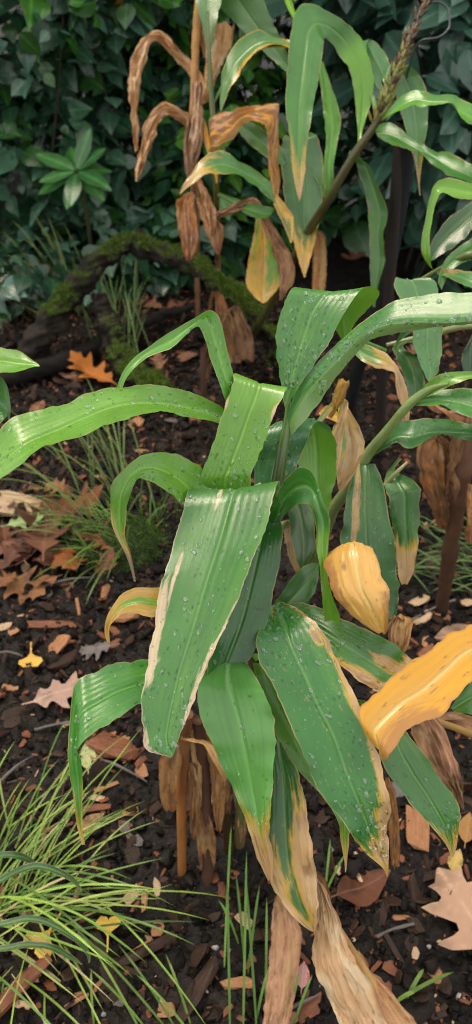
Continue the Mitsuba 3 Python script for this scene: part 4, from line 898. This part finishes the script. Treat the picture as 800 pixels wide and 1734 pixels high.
# ------------------------------------------------------------------ mossy branch
def branch(label, pts, radii, moss_n, seed, moss_band=0.15, moss_from=.7):
    k = thing('mossy_branch', label, 'branch')
    V, f, v = tube(pts, radii, 30, n=150, rough=0.055, seed=seed)
    a = meshkit.fbm(V * [20, 20, 20], 4, seed)
    n_ = trimesh.Trimesh(V, f, process=False)
    N = np.array(n_.vertex_normals)
    col = lerp(np.ones_like(V) * (0.010, 0.008, 0.006), (0.032, 0.024, 0.018), sstep(.35, .7, a))
    mossy = sstep(moss_band, moss_band + .45, N[:, 2] * .6 + 1.3 * (meshkit.fbm(V * 9, 3, seed + 1) - .5) + moss_from * (v - .5))
    col = lerp(col, (0.060, 0.095, 0.012), mossy)
    put('wood', (V, f), 'bark', k, smooth=True, color=col)
    r = np.random.default_rng(seed)
    tri = V[f]
    area = np.linalg.norm(np.cross(tri[:, 1] - tri[:, 0], tri[:, 2] - tri[:, 0]), axis=1) * mossy[f].mean(1)
    pick = r.choice(len(f), moss_n, p=area / area.sum())
    b = r.dirichlet((1, 1, 1), moss_n)
    P = (tri[pick] * b[..., None]).sum(1)
    Nn = N[f[pick]].mean(1)
    D = Nn + r.normal(0, .55, (moss_n, 3))
    D /= np.linalg.norm(D, axis=1, keepdims=True)
    S = np.cross(D, r.normal(0, 1, (moss_n, 3)))
    S /= np.linalg.norm(S, axis=1, keepdims=True)
    L = r.uniform(.006, .016, (moss_n, 1))
    VV = np.stack([P - S * .0016, P + S * .0016, P + D * L], 1).reshape(-1, 3)
    uv = np.stack([np.full(moss_n, .3), tone_id((.105, .165, .022)) + r.uniform(.05, .95, moss_n)], 1)
    put('moss', (VV, np.arange(moss_n * 3).reshape(-1, 3)), 'grass_blade', k, uv=np.repeat(uv, 3, 0), kind='stuff')
    return k


branch('thick mossy fallen branch arching over the ground behind the plant',
       [ground_at(20, 640, -.03), W(55, 590, 2.62), W(105, 520, 2.60), W(150, 462, 2.60), W(190, 425, 2.62), W(222, 410, 2.64), W(262, 425, 2.62), W(320, 445, 2.58), W(370, 475, 2.52), W(415, 515, 2.46), W(448, 562, 2.42), ground_at(478, 640, -.03)],
       [.042, .044, .036, .036, .030, .036,   .029, .030, .028, .030, .026, .026], 12000, 21, 0.26)
branch('short mossy root running along the ground under the arching branch', [W(165, 500, 2.60), W(185, 560, 2.58), W(215, 615, 2.52), W(255, 650, 2.44), ground_at(310, 690, .0)], [.024, .034, .036, .032, .02], 4200, 22, 0.15)
kb = thing('fallen_branch', 'dark bare branch lying low across the ground at the left', 'branch')
V, f, v = tube([ground_at(-60, 668, .02), ground_at(40, 650, .04), ground_at(130, 625, .05), ground_at(190, 600, .06), ground_at(260, 560, .05), ground_at(330, 535, .04)], [.032, .03, .028, .024, .02, .012], 18, n=80, rough=.02, seed=5)
put('wood', (V, f), 'bark', kb, smooth=True, color=np.clip(np.ones_like(V) * (.012, .010, .008) * (.5 + meshkit.fbm(V * 25, 3, 4))[:, None], .004, .2))


# ------------------------------------------------------------------ grasses
def blade_mesh(base, tip, sag, width, fold=.25, n=9, side=None):
    """An arched, folded grass blade from base to tip, lifted by sag in the middle."""
    base, tip = np.asarray(base, float), np.asarray(tip, float)
    t = np.linspace(0, 1, n)
    P = base + (tip - base) * t[:, None]
    P[:, 2] += sag * 4 * t * (1 - t) if sag >= 0 else 0
    dirv = np.gradient(P, axis=0)
    dirv /= np.linalg.norm(dirv, axis=1, keepdims=True) + 1e-9
    view = EYE - P
    s = np.cross(dirv, [0, 0, 1.0]) if side is None else np.tile(side, (n, 1))
    s = s + 1e-6
    s /= np.linalg.norm(s, axis=1, keepdims=True)
    up = np.cross(s, dirv)
    w = width * .5 * np.minimum(1, (1 - t) * 4.5) ** .8 * (0.55 + .45 * np.minimum(1, t * 6))
    V = np.stack([P - s * w[:, None] + up * (fold * w)[:, None], P, P + s * w[:, None] + up * (fold * w)[:, None]], 1).reshape(-1, 3)
    i = np.arange(n * 3).reshape(n, 3)
    q = np.vstack([np.stack([i[:-1, k], i[:-1, k + 1], i[1:, k + 1], i[1:, k]], -1) for k in (0, 1)])
    return V, q, np.repeat(t, 3)


GRASS = [(.21, .36, .055), (.28, .42, .07), (.15, .29, .05), (.34, .42, .11), (.48, .42, .20), (.10, .20, .04)]


def add_blade(k, base, tip, sag, width, colour=None, fold=.25):
    r = rnd
    V, q, t = blade_mesh(base, tip, sag, width, fold, side=None)
    c = colour if colour is not None else r.choices(GRASS, [3, 3, 2.5, 1.8, 1.4, 1.2])[0]
    uv = np.stack([np.full(len(V), .3), np.full(len(V), tone_id(c) + r.uniform(.2, .8))], 1)
    put('blade', (V, q), 'grass_blade', k, smooth=True, uv=uv)


def tuft(label, px, py, n, length, spread, az, elev, width, lean_px=None, colour=None, name='grass_tuft', rad=.03):
    k = thing(name, label, 'grass')
    c = ground_at(px, py)
    for i in range(n):
        a = math.radians(rnd.uniform(*az))
        e = math.radians(rnd.uniform(*elev))
        L = length * rnd.uniform(.5, 1.1)
        b = c + np.array([rnd.gauss(0, rad), rnd.gauss(0, rad), 0])
        b[2] = float(G(b[0], b[1])) - .004
        tip = b + L * np.array([math.cos(a) * math.cos(e), math.sin(a) * math.cos(e), math.sin(e)])
        tip[2] = max(tip[2], float(G(tip[0], tip[1])) + .006)
        add_blade(k, b, tip, L * rnd.uniform(.06, .22), width * rnd.uniform(.7, 1.3), colour)
    return k


tuft('bright green grass tuft spreading over the soil at the lower left', 15, 1535, 66, .30, .03, (-40, 75), (4, 28), .0031, rad=.035)
tuft('sparse grass at the left edge above the bright green tuft', -15, 1440, 18, .24, .03, (20, 120), (20, 55), .003, rad=.03)
tuft('long thin grass blades fanning to the bottom left edge', 60, 1585, 16, .30, .03, (-110, -25), (5, 20), .0028, rad=.05)
tuft('fine grass on the mossy mound beside the leaf pile at left', 195, 925, 60, .20, .03, (110, 260), (8, 40), .0036, colour=(.11, .2, .04), rad=.05)
tuft('fine green grass growing behind the front leaf on the mossy mound', 240, 900, 70, .13, .03, (0, 360), (35, 80), .0030, colour=(.10, .19, .035), rad=.06)
tuft('upright pale green grass tuft under the arching mossy branch', 205, 590, 30, .34, .03, (20, 160), (50, 85), .0045, colour=(.20, .30, .10), rad=.045)
tuft('grass tuft leaning left above the mossy branch', 125, 522, 36, .36, .03, (110, 180), (40, 68), .0065, colour=(.20, .27, .09), rad=.04)
tuft('reddish green grass tuft at the left edge behind the branch', 70, 540, 24, .36, .03, (150, 200), (15, 40), .0060, colour=(.24, .22, .10), rad=.04)
tuft('thin grass rising behind the broad left leaf', 195, 815, 26, .30, .03, (85, 170), (20, 60), .0036, colour=(.15, .23, .06), rad=.04)
tuft('thin grass blades spreading at the left edge above the leaf pile', 150, 880, 18, .30, .03, (150, 215), (15, 35), .0036, colour=(.17, .22, .07), rad=.04)
tuft('short grass in the gap right of the hanging leaf', 815, 960, 46, .22, .03, (135, 215), (5, 35), .0036, colour=(.12, .22, .06), rad=.06)
tuft('thin grass blades standing by the tall brown bench of mulch', 290, 800, 16, .24, .03, (60, 170), (25, 60), .0034, colour=(.16, .22, .06), rad=.05) if False else None

gk = thing('grass_tuft', 'thin upright grass blades left of the brown tipped leaf at bottom centre', 'grass')
for (x0, y0, x1, y1, h) in [(390, 1760, 385, 1475, .10), (412, 1750, 418, 1440, .16), (436, 1760, 415, 1470, .12), (420, 1650, 440, 1500, .10), (380, 1640, 392, 1395, .10), (450, 1700, 452, 1520, .06), (405, 1600, 370, 1525, .05), (432, 1740, 455, 1640, .05), (415, 1640, 400, 1480, .12),
                             (485, 1745, 510, 1640, .05), (490, 1760, 530, 1650, .06), (545, 1560, 560, 1420, .08), (540, 1540, 590, 1440, .09)]:
    b = ground_at(x0, y0, -.003)
    g_ = ground_at(x1, y1)
    tip = W(x1, y1, depth_of(g_) - h)
    add_blade(gk, b, tip, .02, .0038, (.13, .26, .045))
gk = thing('grass_tuft', 'thin crossing grass blades at the bottom edge right of the yellow leaf', 'grass')
for (x0, y0, x1, y1, h) in [(300, 1745, 200, 1600, .03), (330, 1760, 230, 1650, .04), (250, 1745, 150, 1640, .04), (285, 1745, 115, 1560, .06), (325, 1740, 280, 1615, .04), (160, 1745, 155, 1640, .03), (240, 1750, 160, 1610, .05)]:
    b = ground_at(x0, y0, -.003)
    tip = W(x1, y1, depth_of(ground_at(x1, y1)) - h)
    add_blade(gk, b, tip, .02, .0036, (.16, .27, .05))
gk = thing('seedling', 'small bright green sprout on dark soil left of the large tan oak leaf', 'plant')
for (x0, y0, x1, y1) in [(668, 1700, 765, 1655), (670, 1700, 700, 1690), (690, 1690, 715, 1650)]:
    add_blade(gk, ground_at(x0, y0, .0), ground_at(x1, y1, .02), .012, .006, (.20, .33, .06), fold=.6)

sg = thing('sedge_plant', 'silvery striped narrow leaves arching in over the grass at the lower left', 'plant')
stem(sg, [ground_at(-75, 1620, -.02), W(-62, 1560, 1.16), W(-55, 1490, 1.10)], [.006, .005, .003], [(.2, .25, .1), (.15, .22, .1)])
for pts in [[(-55, 1490), (0, 1449), (30, 1449), (48, 1456), (58, 1466)], [(-58, 1520), (0, 1491), (30, 1475), (67, 1467), (105, 1479), (127, 1494), (139, 1512)],
            [(-60, 1560), (0, 1565), (49, 1556), (86, 1565), (124, 1587), (146, 1610), (151, 1632)], [(-60, 1590), (0, 1607), (45, 1600), (86, 1604), (112, 1617), (139, 1634)]]:
    rows = []
    for i, (x, y) in enumerate(pts):
        a = pts[max(i - 1, 0)]
        b = pts[min(i + 1, len(pts) - 1)]
        nx, ny = -(b[1] - a[1]), b[0] - a[0]
        l = math.hypot(nx, ny)
        hw = [2, 5.5, 6, 6, 5.5, 4, 1.5][min(i, 6)] if i < len(pts) - 1 else .8
        rows.append((x - nx / l * hw, y - ny / l * hw, x + nx / l * hw, y + ny / l * hw, 1.10 + .02 * i))
    leaf(sg, rows, (0.056, 0.149, 0.042), tilt=.3, bow=.25, wave=.001, rib=1.6, edge_col='pale', halo='pale', edge=.0006, spots=0)

# moss mound
mk = thing('moss_cushion', 'dark green mossy mound beside the leaf pile at left', 'moss')
c = ground_at(205, 925)
ic = trimesh.creation.icosphere(subdivisions=4)
v = np.array(ic.vertices)
v = v * (1 + .35 * (meshkit.fbm(v * 2.5, 3, 8) - .5))[:, None] * [.11, .09, .045] + c
put('mound', (v, np.array(ic.faces)), 'bark', mk, smooth=True, color=np.clip(np.ones_like(v) * (.022, .035, .010) * (.5 + meshkit.fbm(v * 60, 2, 3))[:, None], .004, .3))
r = np.random.default_rng(5)
n_ = 5000
sel = r.choice(np.where(v[:, 2] > c[2])[0], n_)
P = v[sel] + r.normal(0, .003, (n_, 3))
D = (v[sel] - c) / [.11, .09, .045] * [.6, .6, 1] + r.normal(0, .5, (n_, 3))
D /= np.linalg.norm(D, axis=1, keepdims=True)
S = np.cross(D, r.normal(0, 1, (n_, 3)))
S /= np.linalg.norm(S, axis=1, keepdims=True)
L = r.uniform(.006, .018, (n_, 1))
put('moss', (np.stack([P - S * .001, P + S * .001, P + D * L], 1).reshape(-1, 3), np.arange(n_ * 3).reshape(-1, 3)), 'grass_blade', mk, uv=np.repeat(np.stack([np.full(n_, .3), tone_id((.06, .115, .02)) + r.uniform(.05, .95, n_)], 1), 3, 0), kind='stuff')

# twigs
for (x0, y0, x1, y1) in [(0, 1330, 60, 1285), (170, 1290, 250, 1330), (640, 1590, 700, 1570), (770, 1020, 690, 1060), (60, 1240, 180, 1225), (480, 1720, 540, 1690), (60, 1000, 160, 985), (0, 1110, 40, 1118)]:
    a, b = ground_at(x0, y0, .008), ground_at(x1, y1, .012)
    V, f, _ = tube([a, (a + b) / 2 + [0, 0, .008], b], [.003, .0028, .0015], 7, n=14, rough=.003)
    put('twig', (V, f), 'chip_grey', smooth=True, label='thin dark twig lying on the soil', category='twig', group='thin twigs on the soil')


# ------------------------------------------------------------------ background shrubs
def shrub_leaf(kind, seed):
    r = np.random.default_rng(seed)
    prof = {'ovate': [(0, 0), (.08, .16), (.25, .33), (.45, .36), (.65, .28), (.85, .13), (1, 0)],
            'heart': [(0, .0), (-.03, .22), (.12, .42), (.32, .46), (.55, .34), (.8, .15), (1, 0)],
            'lance': [(0, 0), (.12, .09), (.3, .15), (.55, .165), (.8, .11), (.93, .05), (1, 0)]}[kind]
    n = len(prof)
    V = []
    for t, w in prof:
        z = -0.16 * t * t
        V += [(-w, t, z + .10 * w), (-w * .5, t + .01, z + .07 * w), (0, t, z), (w * .5, t + .01, z + .07 * w), (w, t, z + .10 * w)]
    V = np.array(V)
    V[:, 2] += .05 * (meshkit.noise(V * 4 + seed, seed) - .5)
    i = np.arange(n * 5).reshape(n, 5)
    q = np.vstack([np.stack([i[:-1, k], i[:-1, k + 1], i[1:, k + 1], i[1:, k]], -1) for k in range(4)])
    return V, q


def shrub(name, label, boxes, kind, size, n_near, n_rest, tones, seed, stems=7, face=0.6):
    """boxes: (cx, cy, cz, rx, ry, rz) lobes of the crown; the first n_near leaves nearest to the camera are parts, the rest is one part."""
    k = thing(name, label, 'shrub')
    r = np.random.default_rng(seed)
    vars_ = []
    for s in range(3):
        v, q = shrub_leaf(kind, seed + s)
        for c in tones:
            vars_.append((v, q, np.stack([v[:, 0], np.full(len(v), tone_id(c) + r.uniform(.25, .75))], 1)))
    pl = [mikit.ply((v, q), 'hedge_leaf', smooth=True, uv=cc) for v, q, cc in vars_]
    wts = np.array([b[3] * b[5] * (b[4] + .3) for b in boxes])
    wts /= wts.sum()
    leaves = []
    for i in range(n_near + n_rest):
        b = boxes[r.choice(len(boxes), p=wts)]
        d = r.normal(0, 1, 3)
        d /= np.linalg.norm(d)
        rad = r.uniform(.55, 1.0) ** .5
        p = np.array(b[:3]) + d * rad * np.array(b[3:])
        if p[2] < .03:
            p[2] = r.uniform(.03, .15)
        nrm = d * [.7, .5, .5] + [0, -.05, .95] + r.normal(0, .50, 3)
        nrm /= np.linalg.norm(nrm)
        dirv = d * [1, 1, 0] * .6 + [0, -.25, -.35] + r.normal(0, .7, 3)
        dirv -= (dirv @ nrm) * nrm
        dirv /= np.linalg.norm(dirv)
        R = np.stack([np.cross(dirv, nrm), dirv, nrm], 1) * size * math.exp(r.normal(-.08, .36)) * [r.uniform(.8, 1.1), 1, 1]
        leaves.append((depth_of(p), p, R, r.integers(len(vars_))))

    def inframe(l):
        q = l[1] - EYE
        z = q @ FW
        x, y = 400 + F * (q @ RT) / z, 867 - F * (q @ UP) / z
        return -30 < x < 830 and -40 < y < 700
    leaves.sort(key=lambda l: (not inframe(l), l[0]))
    for _, p, R, j in leaves[:n_near]:
        put_shape('leaf', pl[j], k, mat4(R, p))
    vs, fs, cs, at = [], [], [], 0
    for _, p, R, j in leaves[n_near:]:
        v, q, cc = vars_[j]
        vs.append(v @ R.T + p), fs.append(q + at), cs.append(cc)
        at += len(v)
    put('foliage', (np.vstack(vs), np.vstack(fs)), 'hedge_leaf', k, smooth=True, uv=np.vstack(cs), kind='stuff')
    for s in range(stems):
        b = boxes[s % len(boxes)]
        x0, y0 = b[0] + r.normal(0, .12), b[1] + r.normal(0, .08)
        top = np.array([b[0] + r.normal(0, .3) * b[3] * 2, b[1] + r.normal(0, .2), b[2] + b[5] * .6])
        V, f, _ = tube([(x0, y0, -.03), ((x0 + top[0]) / 2 + r.normal(0, .04), (y0 + top[1]) / 2, top[2] * .5), top], [.007, .005, .003], 7, n=14)
        put('stem', (V, f), 'dark_stem', k, smooth=True)
    return k


DARK = [(.018, .060, .028), (.032, .090, .046), (.055, .125, .075), (.026, .082, .018)]
BLUE = [(.065, .140, .100), (.095, .185, .135), (.042, .105, .070)]
FRESH = [(.045, .155, .018), (.075, .195, .028), (.036, .120, .020)]
shrub('ivy_shrub', 'dark glossy ivy shrub filling the left background', [(-.95, 3.35, .35, .45, .35, .45), (-.6, 3.55, .45, .35, .3, .5), (-.9, 3.6, 1.1, .6, .35, .7)], 'heart', .074, 290, 2300, DARK, 101)
shrub('ivy_shrub', 'blue green ivy shrub behind the rosette plant', [(-.45, 3.75, .5, .4, .3, .45), (-.2, 3.7, .35, .35, .3, .4), (-.3, 3.9, 1.2, .5, .35, .7)], 'heart', .078, 290, 1800, BLUE + DARK[:2], 102)
shrub('laurel_shrub', 'fresh green leafy shrub behind the withered brown cane', [(.0, 3.5, .35, .35, .28, .42), (.1, 3.75, .9, .45, .3, .7), (-.12, 3.35, .25, .25, .2, .28)], 'ovate', .085, 280, 1500, FRESH + DARK[:2], 103)
shrub('hydrangea_shrub', 'broad leaved blue green shrub at the upper right', [(.75, 3.05, .75, .32, .28, .32), (.62, 3.25, 1.2, .45, .3, .45), (1.0, 3.1, .4, .35, .3, .42)], 'ovate', .13, 220, 700, [(.04, .10, .065), (.055, .125, .085), (.035, .085, .06)], 104)
shrub('shade_shrub', 'dark shrub in deep shade behind the garden stake', [(.5, 3.7, .4, .5, .3, .5), (.85, 3.6, .3, .4, .3, .4), (.6, 3.95, 1.3, .7, .35, .8)], 'ovate', .09, 280, 1700, DARK, 105)
shrub('ground_ivy', 'low ivy covering the ground at the left behind the branch', [(-.95, 2.95, .10, .4, .25, .14), (-.6, 3.05, .12, .35, .22, .16), (-.25, 3.15, .12, .3, .2, .16)], 'heart', .065, 290, 500, DARK + BLUE[:1], 106, stems=4)
shrub('young_shrub', 'light green leafy shrub in the top left corner', [(-.85, 3.2, .92, .4, .25, .22), (-.45, 3.45, 1.0, .35, .25, .25)], 'ovate', .08, 260, 240, FRESH[:1] + DARK + BLUE[:1], 107, stems=4)
shrub('tall_shrub', 'tall dark evergreen shrub behind everything else', [(-1.2, 4.5, 1.2, 1.0, .5, 1.4), (0, 4.6, 1.2, 1.0, .5, 1.4), (1.2, 4.5, 1.2, 1.0, .5, 1.4), (2.2, 3.9, 1.2, .8, .6, 1.4), (-2.2, 3.9, 1.2, .8, .6, 1.4)], 'ovate', .15, 200, 3000, DARK, 108, stems=12)

# added tree above the frame, unseen: its crown puts the shrubs in shade
tk = thing('added_shade_tree', 'added unseen tree behind the shrubs, its crown put over them for shade', 'tree')
V, f, _ = tube([(.9, 5.6, -.05), (.85, 5.5, 1.2), (.6, 5.2, 2.4), (.3, 4.6, 3.3)], [.14, .12, .10, .05], 14, rough=.03)
put('trunk', (V, f), 'dark_stem', tk, smooth=True)
for q_ in [(-1.5, 4.2, 3.2), (1.8, 4.1, 3.1), (.2, 3.4, 3.2)]:
    V, f, _ = tube([(.6, 5.2, 2.4), ((.6 + q_[0]) / 2, (5.2 + q_[1]) / 2 - .1, 3.0), q_], [.06, .04, .015], 9)
    put('limb', (V, f), 'dark_stem', tk, smooth=True)
r = np.random.default_rng(77)
v, q = shrub_leaf('ovate', 5)
vs, fs, us, at = [], [], [], 0
for i in range(3600):
    p = np.array([r.uniform(-2.8, 2.8), r.uniform(3.3, 5.6), 0])
    p[2] = 2.75 + .22 * (p[1] - 2.7) + r.normal(0, .28) + .5 * (meshkit.fbm(p[None] * 1.3, 2, 4)[0] - .5)
    n = r.normal(0, .5, 3) + [0, 0, 1]
    n /= np.linalg.norm(n)
    d = np.cross(n, r.normal(0, 1, 3))
    d /= np.linalg.norm(d)
    R = np.stack([np.cross(d, n), d, n], 1) * r.uniform(.14, .22)
    vs.append(v @ R.T + p), fs.append(q + at), us.append(np.stack([v[:, 0], np.full(len(v), tone_id(DARK[i % 4]) + .5)], 1))
    at += len(v)
put('crown', (np.vstack(vs), np.vstack(fs)), 'hedge_leaf', tk, smooth=True, uv=np.vstack(us), kind='stuff')

# rosette plant
rs = thing('rosette_plant', 'pale green rosette of long leaves standing out of the dark ivy at left', 'plant')
cR = W(130, 290, 2.86)
stem(rs, [np.array([cR[0], cR[1] + .06, -.02]), np.array([cR[0] + .01, cR[1] + .05, cR[2] * .5]), cR], [.010, .009, .007], [(.05, .04, .03), (.06, .07, .03)], mat='bark')
v, q = shrub_leaf('lance', 900)
rs_ply = [mikit.ply((v, q), 'hedge_leaf', smooth=True, uv=np.stack([v[:, 0], np.full(len(v), tone_id(c) + .5)], 1)) for c in [(.05, .16, .035), (.065, .18, .05), (.04, .13, .035)]]
for i in range(14):
    a = i * 2.3999 + rnd.uniform(-.35, .35)
    e = -.35 + .9 * (i % 3) / 2 + rnd.uniform(-.1, .1)
    d = np.array([math.cos(a) * math.cos(e), math.sin(a) * math.cos(e), math.sin(e) * .8])
    d = rot(.75, 0, 0) @ d
    nrm = np.array([0, -.5, 1]) - (np.array([0, -.5, 1]) @ d) / (d @ d) * d
    nrm /= np.linalg.norm(nrm)
    d /= np.linalg.norm(d)
    R = np.stack([np.cross(d, nrm), d, nrm], 1) * rnd.uniform(.12, .165) * [1.25, 1, 1]
    put_shape('leaf', rs_ply[i % 3], rs, mat4(R, cR + d * .01))
# hanging odd yellow leaves in the background
ol = thing('yellow_leaf', 'narrow orange leaf caught in the shrubs at the top', 'fallen leaf')
leaf(ol, [(205, -8, 210, 2, 3.0), (190, 8, 197, 16, 3.0), (172, 22, 178, 30, 3.0), (158, 34, 160, 36, 3.0)], 'orange', 'yellow', bow=.1, name='blade')
